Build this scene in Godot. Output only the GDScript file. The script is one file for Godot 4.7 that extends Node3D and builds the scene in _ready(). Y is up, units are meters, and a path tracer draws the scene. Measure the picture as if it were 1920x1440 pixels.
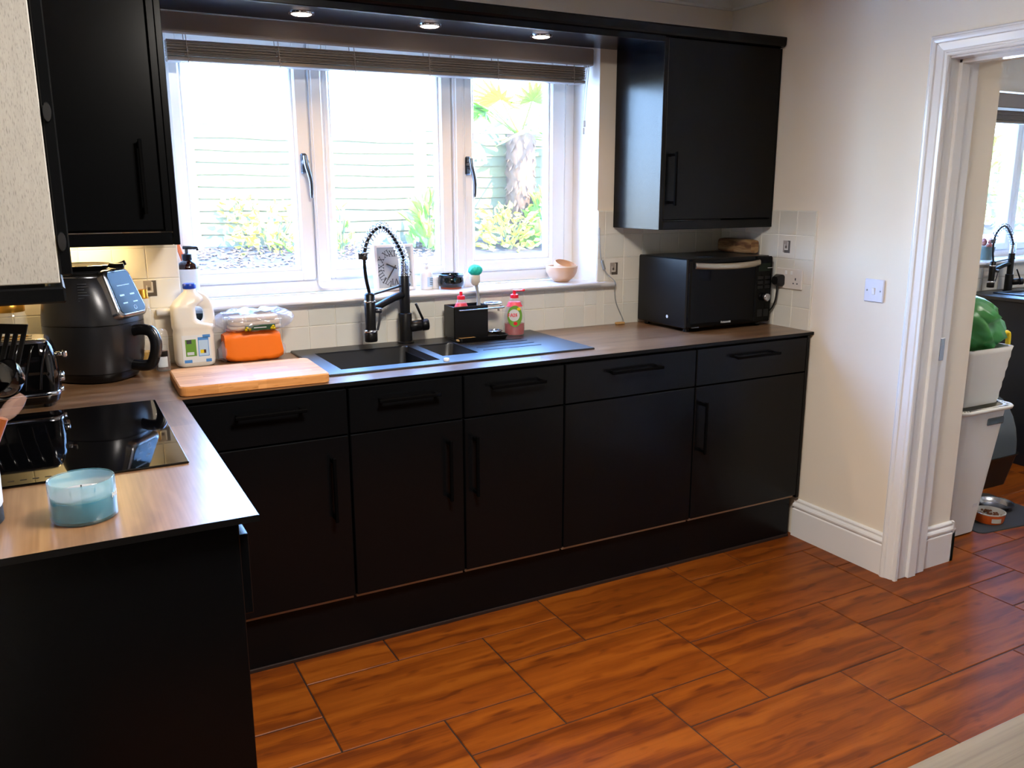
extends Node3D

# ---------- scene data shared by the builders ----------
var M := {}
var taken := {}
var rng := RandomNumberGenerator.new()

func _ready():
	rng.seed = 7
	# camera
	var cam := Camera3D.new()
	cam.name = "camera"
	cam.position = Vector3(-2.7658, 1.4764, 3.087)
	cam.rotation = Vector3(-0.2207, -0.4921, -0.0027)
	cam.fov = 48.522
	cam.near = 0.05
	cam.far = 200.0
	add_child(cam)
	cam.current = true
	# sky, exposure
	var env := Environment.new()
	var sky := Sky.new()
	var sm := ProceduralSkyMaterial.new()
	sm.sky_top_color = Color(0.42, 0.66, 1.0)
	sm.sky_horizon_color = Color(0.70, 0.85, 1.0)
	sm.ground_horizon_color = Color(0.80, 0.82, 0.80)
	sm.ground_bottom_color = Color(0.5, 0.5, 0.45)
	sm.sky_curve = 0.25
	sm.sun_angle_max = 1.0
	sky.sky_material = sm
	env.background_mode = Environment.BG_SKY
	env.sky = sky
	env.background_energy_multiplier = 42.0
	env.tonemap_mode = Environment.TONE_MAPPER_LINEAR
	env.tonemap_exposure = 1.15
	env.sdfgi_enabled = true
	env.ssao_enabled = true
	env.ssil_enabled = true
	var we := WorldEnvironment.new()
	we.name = "environment"
	we.environment = env
	add_child(we)
	# sun, high over the roof from behind the house
	var sun := DirectionalLight3D.new()
	sun.name = "sun"
	sun.rotation_degrees = Vector3(-48, 24, 0)
	sun.light_energy = 13.0
	sun.light_color = Color(1.0, 0.95, 0.86)
	sun.shadow_enabled = true
	add_child(sun)
	make_materials()
	room_shell()
	added_fill_lamps()
	kitchen_window()
	utility_room()
	garden()
	base_units()
	wall_units()
	worktops()
	sink_and_tap()
	sink_things()
	sill_things()
	counter_things()
	left_run_things()
	microwave_corner()
	small_fittings()
	table_corner()

# ---------- mesh helpers ----------
func ms() -> SurfaceTool:
	var st := SurfaceTool.new()
	st.begin(Mesh.PRIMITIVE_TRIANGLES)
	return st

func vtx(st, p: Vector3, n: Vector3, uv: Vector2):
	st.set_normal(n)
	st.set_uv(uv)
	st.add_vertex(p)

func tri(st, a: Vector3, b: Vector3, c: Vector3, na: Vector3, nb: Vector3, nc: Vector3, ua := Vector2.ZERO, ub := Vector2.ZERO, uc := Vector2.ZERO):
	if (b - a).cross(c - a).dot(na + nb + nc) > 0.0:
		vtx(st, a, na, ua); vtx(st, c, nc, uc); vtx(st, b, nb, ub)
	else:
		vtx(st, a, na, ua); vtx(st, b, nb, ub); vtx(st, c, nc, uc)

func flat(st, a: Vector3, b: Vector3, c: Vector3, out: Vector3):
	var n := (b - a).cross(c - a)
	if n.length() < 1e-12:
		return
	n = n.normalized()
	if n.dot(out) < 0.0:
		n = -n
	tri(st, a, b, c, n, n, n)

func quad(st, a: Vector3, b: Vector3, c: Vector3, d: Vector3, out: Vector3):
	flat(st, a, b, c, out)
	flat(st, a, c, d, out)

# chamfered box; uv in metres along the two axes of each face
func box(st, lo: Vector3, hi: Vector3, bev := 0.002, xf := Transform3D()):
	var c := (lo + hi) * 0.5
	var h := (hi - lo) * 0.5
	var b: float = min(bev, min(h.x, min(h.y, h.z)) * 0.9)
	for ax in 3:
		var u := (ax + 1) % 3
		var v := (ax + 2) % 3
		for s in [-1.0, 1.0]:
			var pts := []
			for k in [[-1, -1], [1, -1], [1, 1], [-1, 1]]:
				var p := Vector3.ZERO
				p[ax] = s * h[ax]
				p[u] = k[0] * (h[u] - b)
				p[v] = k[1] * (h[v] - b)
				pts.append(p)
			var n := Vector3.ZERO
			n[ax] = s
			var nn := (xf.basis * n).normalized()
			var q := []
			var uv := []
			for p in pts:
				q.append(xf * (c + p))
				var w: Vector3 = c + p
				uv.append(Vector2(w.x, w.z) if ax == 1 else (Vector2(w.z, -w.y) if ax == 0 else Vector2(w.x, -w.y)))
			tri(st, q[0], q[1], q[2], nn, nn, nn, uv[0], uv[1], uv[2])
			tri(st, q[0], q[2], q[3], nn, nn, nn, uv[0], uv[2], uv[3])
	if b <= 0.0:
		return
	for ax in 3:
		var u := (ax + 1) % 3
		var v := (ax + 2) % 3
		for su in [-1.0, 1.0]:
			for sv in [-1.0, 1.0]:
				var p := []
				for k in [[-1.0, 0], [1.0, 0], [1.0, 1], [-1.0, 1]]:
					var w := Vector3.ZERO
					w[ax] = k[0] * (h[ax] - b)
					w[u] = su * (h[u] - (b if k[1] == 1 else 0.0))
					w[v] = sv * (h[v] - (0.0 if k[1] == 1 else b))
					p.append(xf * (c + w))
				var o := Vector3.ZERO
				o[u] = su
				o[v] = sv
				quad(st, p[0], p[1], p[2], p[3], xf.basis * o)
	for sx in [-1.0, 1.0]:
		for sy in [-1.0, 1.0]:
			for sz in [-1.0, 1.0]:
				var s := Vector3(sx, sy, sz)
				var e := s * (h - Vector3(b, b, b))
				flat(st, xf * (c + e + Vector3(sx * b, 0, 0)), xf * (c + e + Vector3(0, sy * b, 0)), xf * (c + e + Vector3(0, 0, sz * b)), xf.basis * s)

func ms_box(lo: Vector3, hi: Vector3, bev := 0.001) -> SurfaceTool:
	var st := ms()
	box(st, lo, hi, bev)
	return st

# surface of revolution round the y axis of xf; profile of Vector2(radius, height), bottom to top along the outside
func lathe(st, prof: Array, xf := Transform3D(), seg := 28):
	var n := prof.size()
	var sn := []
	for i in n - 1:
		var d: Vector2 = prof[i + 1] - prof[i]
		sn.append(Vector2(d.y, -d.x).normalized() if d.length() > 1e-7 else Vector2.ZERO)
	for i in n - 1:
		if sn[i] == Vector2.ZERO:
			continue
		var na: Vector2 = sn[i]
		var nb: Vector2 = sn[i]
		if i > 0 and sn[i - 1].dot(sn[i]) > 0.6:
			na = (sn[i - 1] + sn[i]).normalized()
		if i < n - 2 and sn[i + 1].dot(sn[i]) > 0.6:
			nb = (sn[i + 1] + sn[i]).normalized()
		for k in seg:
			var a0 := TAU * k / seg
			var a1 := TAU * (k + 1) / seg
			var d0 := Vector3(cos(a0), 0, sin(a0))
			var d1 := Vector3(cos(a1), 0, sin(a1))
			var up := Vector3.UP
			var p00: Vector3 = xf * (d0 * prof[i].x + up * prof[i].y)
			var p10: Vector3 = xf * (d1 * prof[i].x + up * prof[i].y)
			var p01: Vector3 = xf * (d0 * prof[i + 1].x + up * prof[i + 1].y)
			var p11: Vector3 = xf * (d1 * prof[i + 1].x + up * prof[i + 1].y)
			var n00: Vector3 = (xf.basis * (d0 * na.x + up * na.y)).normalized()
			var n10: Vector3 = (xf.basis * (d1 * na.x + up * na.y)).normalized()
			var n01: Vector3 = (xf.basis * (d0 * nb.x + up * nb.y)).normalized()
			var n11: Vector3 = (xf.basis * (d1 * nb.x + up * nb.y)).normalized()
			var u0 := float(k) / seg
			var u1 := float(k + 1) / seg
			if prof[i].x > 1e-6:
				tri(st, p00, p10, p11, n00, n10, n11, Vector2(u0, prof[i].y), Vector2(u1, prof[i].y), Vector2(u1, prof[i + 1].y))
			if prof[i + 1].x > 1e-6:
				tri(st, p00, p11, p01, n00, n11, n01, Vector2(u0, prof[i].y), Vector2(u1, prof[i + 1].y), Vector2(u0, prof[i + 1].y))

func at(p: Vector3, b := Basis()) -> Transform3D:
	return Transform3D(b, p)

# basis whose y axis points along d
func along(d: Vector3) -> Basis:
	var y := d.normalized()
	var x := y.cross(Vector3(0, 0, 1) if absf(y.z) < 0.9 else Vector3(1, 0, 0)).normalized()
	return Basis(x, y, x.cross(y))

func rod(st, a: Vector3, b: Vector3, r: float, seg := 16, bev := 0.0):
	var l := (b - a).length()
	var prof := [Vector2(0, 0), Vector2(r, 0), Vector2(r, l), Vector2(0, l)] if bev <= 0.0 else [Vector2(0, 0), Vector2(r - bev, 0), Vector2(r, bev), Vector2(r, l - bev), Vector2(r - bev, l), Vector2(0, l)]
	lathe(st, prof, Transform3D(along(b - a), a), seg)

func ball(st, c: Vector3, r: float, squash := Vector3.ONE, seg := 20):
	var prof := []
	for i in 13:
		var a := -PI / 2 + PI * i / 12.0
		prof.append(Vector2(maxf(cos(a) * r, 0.0), sin(a) * r))
	lathe(st, prof, Transform3D(Basis.from_scale(squash), c), seg)

func spline(pts: Array, per := 8) -> Array:
	var out := []
	for i in pts.size() - 1:
		var p0 = pts[max(i - 1, 0)]
		var p3 = pts[min(i + 2, pts.size() - 1)]
		for k in per:
			out.append(pts[i].cubic_interpolate(pts[i + 1], p0, p3, float(k) / per))
	out.append(pts[-1])
	return out

# tube along a path; r a number or an array of radii
func tube(st, pts: Array, r, seg := 10, flatten := 1.0):
	var rings := []
	var x := Vector3.ZERO
	for i in pts.size():
		var t: Vector3 = (pts[min(i + 1, pts.size() - 1)] - pts[max(i - 1, 0)]).normalized()
		if i == 0:
			x = t.cross(Vector3.UP if absf(t.y) < 0.9 else Vector3.RIGHT).normalized()
		else:
			x = (x - t * x.dot(t)).normalized()
		var y := t.cross(x)
		var rr: float = r[i] if r is Array else r
		var ring := []
		for k in seg:
			var a := TAU * k / seg
			ring.append(pts[i] + x * cos(a) * rr + y * sin(a) * rr * flatten)
		rings.append(ring)
	loft(st, rings)

# skin over rings of equal count, capped; smooth normals
func loft(st, rings: Array, cap0 := true, cap1 := true):
	var m: int = rings.size()
	var n: int = rings[0].size()
	var cen := []
	for r in rings:
		var c := Vector3.ZERO
		for p in r:
			c += p
		cen.append(c / n)
	var nor := []
	for i in m:
		var row := []
		for k in n:
			var du: Vector3 = rings[i][(k + 1) % n] - rings[i][(k - 1 + n) % n]
			var dv: Vector3 = rings[min(i + 1, m - 1)][k] - rings[max(i - 1, 0)][k]
			var nn := du.cross(dv)
			var o: Vector3 = rings[i][k] - cen[i]
			if nn.length() < 1e-12:
				nn = o
			nn = nn.normalized()
			row.append(nn if nn.dot(o) >= 0.0 else -nn)
		nor.append(row)
	for i in m - 1:
		for k in n:
			var j := (k + 1) % n
			tri(st, rings[i][k], rings[i][j], rings[i + 1][j], nor[i][k], nor[i][j], nor[i + 1][j], Vector2(float(k) / n, float(i) / m), Vector2(float(k + 1) / n, float(i) / m), Vector2(float(k + 1) / n, float(i + 1) / m))
			tri(st, rings[i][k], rings[i + 1][j], rings[i + 1][k], nor[i][k], nor[i + 1][j], nor[i + 1][k], Vector2(float(k) / n, float(i) / m), Vector2(float(k + 1) / n, float(i + 1) / m), Vector2(float(k) / n, float(i + 1) / m))
	for e in [0, 1]:
		if (e == 0 and not cap0) or (e == 1 and not cap1):
			continue
		var r: Array = rings[0] if e == 0 else rings[-1]
		var c: Vector3 = cen[0] if e == 0 else cen[-1]
		var out: Vector3 = (cen[0] - cen[1]) if e == 0 else (cen[-1] - cen[-2])
		for k in n:
			flat(st, c, r[k], r[(k + 1) % n], out)

# rounded rectangle ring in the xz plane
func rrect(cx: float, y: float, cz: float, hx: float, hz: float, r: float, per := 6) -> Array:
	var out := []
	var c := [[1, 1], [-1, 1], [-1, -1], [1, -1]]
	for q in 4:
		for k in per + 1:
			var a := PI / 2 * q + PI / 2 * k / per
			out.append(Vector3(cx + c[q][0] * (hx - r) + cos(a) * r, y, cz + c[q][1] * (hz - r) + sin(a) * r))
	return out

func turned(ring: Array, xf: Transform3D) -> Array:
	var out := []
	for p in ring:
		out.append(xf * p)
	return out

# flat polygon pushed along d: origin + u*x + v*y
func prism(st, poly: Array, o: Vector3, u: Vector3, v: Vector3, d: Vector3):
	var pv := PackedVector2Array(poly)
	var idx := Geometry2D.triangulate_polygon(pv)
	var f := func(i): return o + u * pv[i].x + v * pv[i].y
	for i in range(0, idx.size(), 3):
		var a: Vector3 = f.call(idx[i])
		var b: Vector3 = f.call(idx[i + 1])
		var c: Vector3 = f.call(idx[i + 2])
		flat(st, a, b, c, -d)
		flat(st, a + d, b + d, c + d, d)
	var cen := Vector2.ZERO
	var ccw := 0.0
	for i in pv.size():
		ccw += pv[i].cross(pv[(i + 1) % pv.size()])
	for i in pv.size():
		var j := (i + 1) % pv.size()
		var e: Vector2 = pv[j] - pv[i]
		var o2 := Vector2(e.y, -e.x) * (1.0 if ccw > 0 else -1.0)
		var a: Vector3 = f.call(i)
		var b: Vector3 = f.call(j)
		quad(st, a, b, b + d, a + d, u * o2.x + v * o2.y)

# moulding: profile points (u across, w proud) run from a to b; m0, m1 shift each end along the run by m*u (mitres)
func mould(st, prof: Array, a: Vector3, b: Vector3, du: Vector3, dw: Vector3, m0 := 0.0, m1 := 0.0):
	var t := (b - a).normalized()
	var n := prof.size()
	var A := []
	var B := []
	for p in prof:
		A.append(a + du * p.x + dw * p.y + t * (m0 * p.x))
		B.append(b + du * p.x + dw * p.y + t * (m1 * p.x))
	for i in n - 1:
		var e: Vector2 = prof[i + 1] - prof[i]
		var o := Vector2(-e.y, e.x)
		quad(st, A[i], A[i + 1], B[i + 1], B[i], du * o.x + dw * o.y)
	for i in range(1, n - 1):
		flat(st, A[0], A[i], A[i + 1], -t)
		flat(st, B[0], B[i], B[i + 1], t)

# shape (points in arc length, height) wrapped on a cylinder of radius R round the y axis at c, facing angle
func wrap_on(st, poly: Array, R: float, c: Vector3, face: float, taper := 0.0):
	var cen := Vector2.ZERO
	for p in poly:
		cen += p
	cen /= poly.size()
	var f := func(q: Vector2):
		var a := face + q.x / R
		var rr := R + taper * q.y
		return c + Vector3(sin(a) * rr, q.y, cos(a) * rr)
	var g := func(q: Vector2):
		var a := face + q.x / R
		return Vector3(sin(a), 0, cos(a))
	for s in 4:
		var k0 := s / 4.0
		var k1 := (s + 1) / 4.0
		for i in poly.size():
			var p: Vector2 = poly[i]
			var q: Vector2 = poly[(i + 1) % poly.size()]
			var a0 := cen.lerp(p, k0)
			var a1 := cen.lerp(q, k0)
			var b0 := cen.lerp(p, k1)
			var b1 := cen.lerp(q, k1)
			if s > 0:
				tri(st, f.call(a0), f.call(a1), f.call(b1), g.call(a0), g.call(a1), g.call(b1))
			tri(st, f.call(a0), f.call(b1), f.call(b0), g.call(a0), g.call(b1), g.call(b0))

func oval(cx: float, cy: float, rx: float, ry: float, n := 24) -> Array:
	var out := []
	for i in n:
		out.append(Vector2(cx + cos(TAU * i / n) * rx, cy + sin(TAU * i / n) * ry))
	return out

func rect(x0: float, y0: float, x1: float, y1: float, per := 6) -> Array:
	var out := []
	var c := [Vector2(x0, y0), Vector2(x1, y0), Vector2(x1, y1), Vector2(x0, y1)]
	for i in 4:
		for k in per:
			out.append(c[i].lerp(c[(i + 1) % 4], float(k) / per))
	return out

# lettering: a TextMesh, bent round a cylinder of radius R when R > 0
func letters(text: String, height: float, serif := false, R := 0.0, bold := false) -> Mesh:
	var f := SystemFont.new()
	f.font_names = PackedStringArray(["Droid Serif" if serif else "Droid Sans"])
	f.font_weight = 700 if bold else 400
	var t := TextMesh.new()
	t.font = f
	t.text = text
	t.font_size = 32
	t.pixel_size = height / 24.0
	t.depth = 0.0006
	t.curve_step = 1.5
	if R <= 0.0:
		return t
	var am := ArrayMesh.new()
	var arr: Array = t.get_mesh_arrays()
	var v: PackedVector3Array = arr[Mesh.ARRAY_VERTEX]
	var nn: PackedVector3Array = arr[Mesh.ARRAY_NORMAL]
	for i in v.size():
		var a := v[i].x / R
		v[i] = Vector3(sin(a) * (R + v[i].z), v[i].y, cos(a) * (R + v[i].z))
		nn[i] = nn[i].rotated(Vector3.UP, a)
	arr[Mesh.ARRAY_VERTEX] = v
	arr[Mesh.ARRAY_NORMAL] = nn
	arr[Mesh.ARRAY_TANGENT] = null
	am.add_surface_from_arrays(Mesh.PRIMITIVE_TRIANGLES, arr)
	return am

# ---------- scene graph helpers ----------
func numbered(n: String) -> String:
	if not taken.has(n):
		taken[n] = 0
		return n
	taken[n] += 1
	return "%s_%03d" % [n, taken[n]]

func put(st, called: String, mat: Material, parent: Node) -> MeshInstance3D:
	var o := MeshInstance3D.new()
	o.mesh = st.commit() if st is SurfaceTool else st
	o.material_override = mat
	o.name = numbered(called) if parent == self else called
	parent.add_child(o, true)
	return o

func tag(o: Node, label: String, category: String, group := ""):
	o.set_meta("label", label)
	o.set_meta("category", category)
	if group:
		o.set_meta("group", group)
	return o

func thing(called: String, label: String, category: String, p := Vector3.ZERO, turn := 0.0, group := "") -> Node3D:
	var o := Node3D.new()
	o.name = numbered(called)
	o.position = p
	o.rotation.y = turn
	add_child(o)
	tag(o, label, category, group)
	return o

func struct(st, called: String, mat: Material, label := "") -> MeshInstance3D:
	var o := put(st, called, mat, self)
	o.set_meta("kind", "structure")
	if label:
		o.set_meta("label", label)
	return o

func write(text: Mesh, called: String, mat: Material, parent: Node, p: Vector3, b := Basis()):
	var o := put(text, called, mat, parent)
	o.transform = Transform3D(b, p)
	return o

# ---------- materials ----------
func mat(key: String, c: Color, rough := 0.5, metal := 0.0, spec := 0.5) -> StandardMaterial3D:
	var m := StandardMaterial3D.new()
	m.resource_name = key
	m.albedo_color = c
	m.roughness = rough
	m.metallic = metal
	m.metallic_specular = spec
	M[key] = m
	return m

func painted(w: int, h: int, f: Callable) -> ImageTexture:
	var data := PackedByteArray()
	data.resize(w * h * 3)
	var i := 0
	for y in h:
		for x in w:
			var c: Color = f.call(x, y)
			data[i] = int(clampf(c.r, 0, 1) * 255.0)
			data[i + 1] = int(clampf(c.g, 0, 1) * 255.0)
			data[i + 2] = int(clampf(c.b, 0, 1) * 255.0)
			i += 3
	return ImageTexture.create_from_image(Image.create_from_data(w, h, false, Image.FORMAT_RGB8, data))

func noise(s: int, freq: float, oct := 3) -> FastNoiseLite:
	var n := FastNoiseLite.new()
	n.seed = s
	n.noise_type = FastNoiseLite.TYPE_SIMPLEX_SMOOTH
	n.frequency = freq
	n.fractal_octaves = oct
	return n

# wood seen along the grain (grain runs along u); stretch = how much longer than wide the figure is
func wood(w: int, h: int, s: int, dark: Color, mid: Color, light: Color, stretch: float, fine: float, knots := 0.0, upright := false) -> ImageTexture:
	var a := noise(s, 0.011, 3)
	var b := noise(s + 1, 0.09, 2)
	var d := noise(s + 2, 0.018, 2)
	return painted(w, h, func(px, py):
		var x: float = py if upright else px
		var y: float = px if upright else py
		var warp := d.get_noise_2d(x * 0.35, y) * 18.0
		var t := a.get_noise_2d(x / stretch, (y + warp) * 1.6) * 1.5
		var g := b.get_noise_2d(x / (stretch * 2.2), y * 2.2)
		var k := 0.0
		if knots > 0.0:
			k = maxf(0.0, d.get_noise_2d(x * 0.55 + 300.0, y * 1.4) - 0.42) * knots
		var v := clampf(0.5 + t * 0.55 + g * fine - k, 0.0, 1.0)
		return dark.lerp(mid, v * 2.0) if v < 0.5 else mid.lerp(light, v * 2.0 - 1.0))

func textured(key: String, tex: Texture2D, rough: float, per_metre: Vector2, spec := 0.5) -> StandardMaterial3D:
	var m := mat(key, Color.WHITE, rough, 0.0, spec)
	m.albedo_texture = tex
	m.uv1_scale = Vector3(per_metre.x, per_metre.y, 1)
	return m

func glass(key: String, c: Color, rough := 0.0) -> StandardMaterial3D:
	var m := mat(key, c, rough)
	m.transparency = BaseMaterial3D.TRANSPARENCY_ALPHA
	return m

func glow(key: String, c: Color, e: float) -> StandardMaterial3D:
	var m := mat(key, c, 0.6)
	m.emission_enabled = true
	m.emission = c
	m.emission_energy_multiplier = e
	return m

func make_materials():
	mat("dim_reflection_wall", Color(0.10, 0.10, 0.11), 0.9, 0, 0.2)  # near-black tone chosen to darken what the cabinets mirror
	mat("cream_wall", Color(0.91, 0.868, 0.80), 0.85, 0, 0.3)
	mat("white_wall", Color(0.93, 0.925, 0.91), 0.85, 0, 0.3)
	mat("ceiling", Color(0.88, 0.88, 0.88), 0.9, 0, 0.3)
	mat("gloss_white", Color(0.91, 0.905, 0.90), 0.16)
	mat("upvc", Color(0.95, 0.95, 0.95), 0.25)
	mat("grout", Color(0.86, 0.84, 0.79), 0.85)
	mat("tile_0", Color(0.86, 0.845, 0.80), 0.18)
	mat("tile_1", Color(0.84, 0.83, 0.785), 0.2)
	mat("tile_2", Color(0.875, 0.85, 0.80), 0.16)
	mat("motif_dark", Color(0.33, 0.30, 0.27), 0.3)
	mat("motif_pale", Color(0.80, 0.77, 0.72), 0.3)
	mat("motif_mid", Color(0.62, 0.57, 0.52), 0.3)
	mat("cabinet", Color(0.035, 0.039, 0.046), 0.24, 0, 0.29)
	mat("cabinet_edge", Color(0.06, 0.062, 0.066), 0.45, 0, 0.25)
	mat("carcass", Color(0.66, 0.56, 0.44), 0.6)
	mat("black_bar", Color(0.02, 0.02, 0.022), 0.5, 0, 0.12)
	mat("dark_core", Color(0.04, 0.04, 0.043), 0.4, 0, 0.3)
	mat("granite", Color(0.055, 0.058, 0.065), 0.42, 0, 0.7)
	mat("matt_black", Color(0.045, 0.045, 0.05), 0.35, 0, 0.35)
	mat("black_plastic", Color(0.045, 0.045, 0.05), 0.3, 0, 0.4)
	mat("gloss_black", Color(0.02, 0.02, 0.022), 0.05)
	mat("hob_glass", Color(0.012, 0.012, 0.014), 0.03)
	mat("hob_mark", Color(0.35, 0.35, 0.36), 0.2)
	mat("chrome", Color(0.85, 0.86, 0.88), 0.08, 1.0)
	mat("steel", Color(0.70, 0.70, 0.71), 0.25, 1.0)
	mat("pewter", Color(0.42, 0.43, 0.45), 0.3, 1.0)
	mat("fryer_grey", Color(0.185, 0.185, 0.195), 0.28, 0.5)
	mat("panel_glass", Color(0.10, 0.13, 0.10), 0.12, 0, 0.2)
	mat("print_white", Color(0.80, 0.80, 0.80), 0.5)
	mat("white_plastic", Color(0.90, 0.90, 0.91), 0.3)
	mat("switch_white", Color(0.86, 0.87, 0.93), 0.25)
	mat("milk_white", Color(0.90, 0.87, 0.82), 0.35).subsurf_scatter_enabled = true
	mat("paper_white", Color(0.88, 0.88, 0.88), 0.7)
	mat("blue", Color(0.06, 0.22, 0.66), 0.35)
	mat("label_blue", Color(0.30, 0.55, 0.82), 0.5)
	mat("label_pale", Color(0.72, 0.82, 0.92), 0.5)
	mat("label_green", Color(0.40, 0.60, 0.20), 0.5)
	mat("dark_green", Color(0.07, 0.24, 0.12), 0.45)
	mat("yellow", Color(0.92, 0.80, 0.10), 0.45)
	mat("gold", Color(0.80, 0.58, 0.22), 0.3, 0.8)
	mat("orange_wrap", Color(0.98, 0.47, 0.05), 0.5)
	mat("orange_wood", Color(0.80, 0.38, 0.14), 0.5)
	mat("oil", Color(0.80, 0.60, 0.05), 0.1)
	mat("red_cap", Color(0.86, 0.06, 0.16), 0.3)
	mat("red_soap", Color(0.62, 0.02, 0.10), 0.08)
	mat("pink_band", Color(0.90, 0.30, 0.36), 0.4)
	mat("teal", Color(0.12, 0.74, 0.66), 0.6)
	mat("bristle", Color(0.80, 0.75, 0.68), 0.8)
	mat("brush_grey", Color(0.62, 0.62, 0.60), 0.35)
	mat("sponge_tan", Color(0.70, 0.55, 0.34), 0.8)
	mat("amber_glass", Color(0.12, 0.035, 0.02), 0.08)
	mat("pump_label", Color(0.80, 0.82, 0.84), 0.5)
	mat("clock_face", Color(0.66, 0.69, 0.71), 0.35)
	mat("clock_ink", Color(0.22, 0.23, 0.25), 0.5)
	mat("pot_glaze", Color(0.03, 0.055, 0.05), 0.08)
	mat("terracotta", Color(0.55, 0.22, 0.12), 0.7)
	mat("bowl_wood", Color(0.80, 0.62, 0.47), 0.45)
	mat("bowl_rim", Color(0.90, 0.82, 0.74), 0.5)
	mat("taupe", Color(0.54, 0.50, 0.47), 0.5)
	mat("taupe_slat", Color(0.48, 0.44, 0.41), 0.5)
	mat("cord_white", Color(0.82, 0.82, 0.80), 0.6)
	mat("cable_grey", Color(0.55, 0.56, 0.56), 0.5)
	mat("cable_black", Color(0.03, 0.03, 0.03), 0.4)
	mat("socket_white", Color(0.86, 0.83, 0.80), 0.3)
	mat("wax", Color(0.66, 0.64, 0.64), 0.6)
	mat("candle_blue", Color(0.0, 0.40, 0.54), 0.3)
	mat("copper", Color(0.62, 0.34, 0.17), 0.35, 0.4)
	mat("peach", Color(0.82, 0.64, 0.54), 0.2)
	mat("pepper", Color(0.30, 0.14, 0.09), 0.8)
	mat("mw_side", Color(0.055, 0.058, 0.064), 0.3, 0, 0.35)
	mat("mw_glass", Color(0.02, 0.02, 0.022), 0.07, 0, 0.22)
	mat("mw_handle", Color(0.66, 0.62, 0.55), 0.3, 0.9)
	mat("bread", Color(0.78, 0.66, 0.50), 0.8)
	mat("wicker", Color(0.84, 0.83, 0.80), 0.7)
	mat("hamper", Color(0.86, 0.855, 0.83), 0.45)
	mat("green_bag", Color(0.22, 0.52, 0.24), 0.35)
	mat("litter_grey", Color(0.30, 0.34, 0.36), 0.25)
	mat("litter_dark", Color(0.03, 0.03, 0.035), 0.4)
	mat("mat_grey", Color(0.16, 0.17, 0.19), 0.9)
	mat("dish_orange", Color(0.72, 0.30, 0.08), 0.3)
	mat("dish_inside", Color(0.70, 0.68, 0.64), 0.4)
	mat("kibble", Color(0.36, 0.20, 0.09), 0.9)
	mat("util_panel", Color(0.13, 0.16, 0.21), 0.35)
	mat("util_pot", Color(0.34, 0.40, 0.38), 0.4)
	mat("soft_pink", Color(0.70, 0.45, 0.42), 0.6)
	mat("fence_a", Color(0.40, 0.36, 0.22), 0.85)
	mat("fence_b", Color(0.37, 0.34, 0.22), 0.85)
	mat("fence_post", Color(0.66, 0.60, 0.46), 0.85)
	mat("fence_green", Color(0.34, 0.38, 0.20), 0.85)
	mat("stone_pale", Color(0.82, 0.80, 0.76), 0.9)
	mat("mulch", Color(0.16, 0.12, 0.10), 1.0)
	mat("chip", Color(0.30, 0.23, 0.18), 1.0)
	mat("leaf_green", Color(0.40, 0.58, 0.14), 0.5).backlight_enabled = true
	M.leaf_green.backlight = Color(0.25, 0.35, 0.03)
	mat("leaf_yellow", Color(0.68, 0.70, 0.20), 0.5).backlight_enabled = true
	M.leaf_yellow.backlight = Color(0.35, 0.38, 0.04)
	mat("leaf_teal", Color(0.30, 0.62, 0.54), 0.5)
	mat("stem", Color(0.30, 0.30, 0.12), 0.8)
	mat("trunk", Color(0.36, 0.25, 0.17), 0.95)
	mat("petal", Color(0.85, 0.25, 0.55), 0.6)
	glass("pane", Color(0.97, 1.0, 0.99, 0.05))
	glass("clear", Color(0.96, 0.97, 0.97, 0.13))
	glass("clear_blue", Color(0.42, 0.68, 0.76, 0.2), 0.05)
	glass("bag_film", Color(0.88, 0.91, 0.99, 0.20), 0.08)
	glass("frost_blue", Color(0.62, 0.80, 0.86, 0.5), 0.3)
	glass("rose_clear", Color(0.75, 0.60, 0.55, 0.30), 0.05)
	var fw := wood(1024, 1024, 11, Color(0.35, 0.155, 0.035), Color(0.475, 0.23, 0.045), Color(0.55, 0.29, 0.07), 12.0, 0.16, 1.3)
	textured("floor_wood", fw, 0.42, Vector2(1.0, 1.0), 0.3)
	mat("floor_joint", Color(0.13, 0.05, 0.02), 0.7)
	var tw := wood(1024, 512, 31, Color(0.365, 0.26, 0.17), Color(0.465, 0.345, 0.24), Color(0.545, 0.42, 0.305), 14.0, 0.28)
	textured("worktop", tw, 0.28, Vector2(0.8, 1.4), 0.62)
	var bw := painted(768, 512, bamboo_pixel())
	textured("bamboo", bw, 0.5, Vector2(1.6, 2.4), 0.2)
	var fa := noise(51, 0.45, 2)
	var fb := noise(52, 0.05, 2)
	var lw := painted(512, 512, func(x, y):
		var v: float = fa.get_noise_2d(x * 1.0, y * 0.07) * 0.5 + fb.get_noise_2d(x * 1.0, y * 0.10) * 0.35
		var dk := maxf(0.0, fa.get_noise_2d(x * 1.0 + 700.0, y * 0.11) - 0.28) * 0.7
		var t: float = 0.62 + v * 0.05 - dk * 0.45
		return Color(t, t * 0.985, t * 0.955))
	textured("pale_panel", lw, 0.5, Vector2(2.6, 2.6))
	var ow := wood(512, 512, 61, Color(0.30, 0.26, 0.20), Color(0.36, 0.315, 0.25), Color(0.405, 0.36, 0.295), 18.0, 0.35)
	textured("pale_oak", ow, 0.5, Vector2(1.2, 2.0))
	var rw := wood(256, 256, 71, Color(0.38, 0.24, 0.12), Color(0.58, 0.44, 0.28), Color(0.66, 0.56, 0.42), 3.0, 0.35, 2.0)
	textured("rustic", rw, 0.7, Vector2(3.5, 3.5)).uv1_triplanar = true

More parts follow.
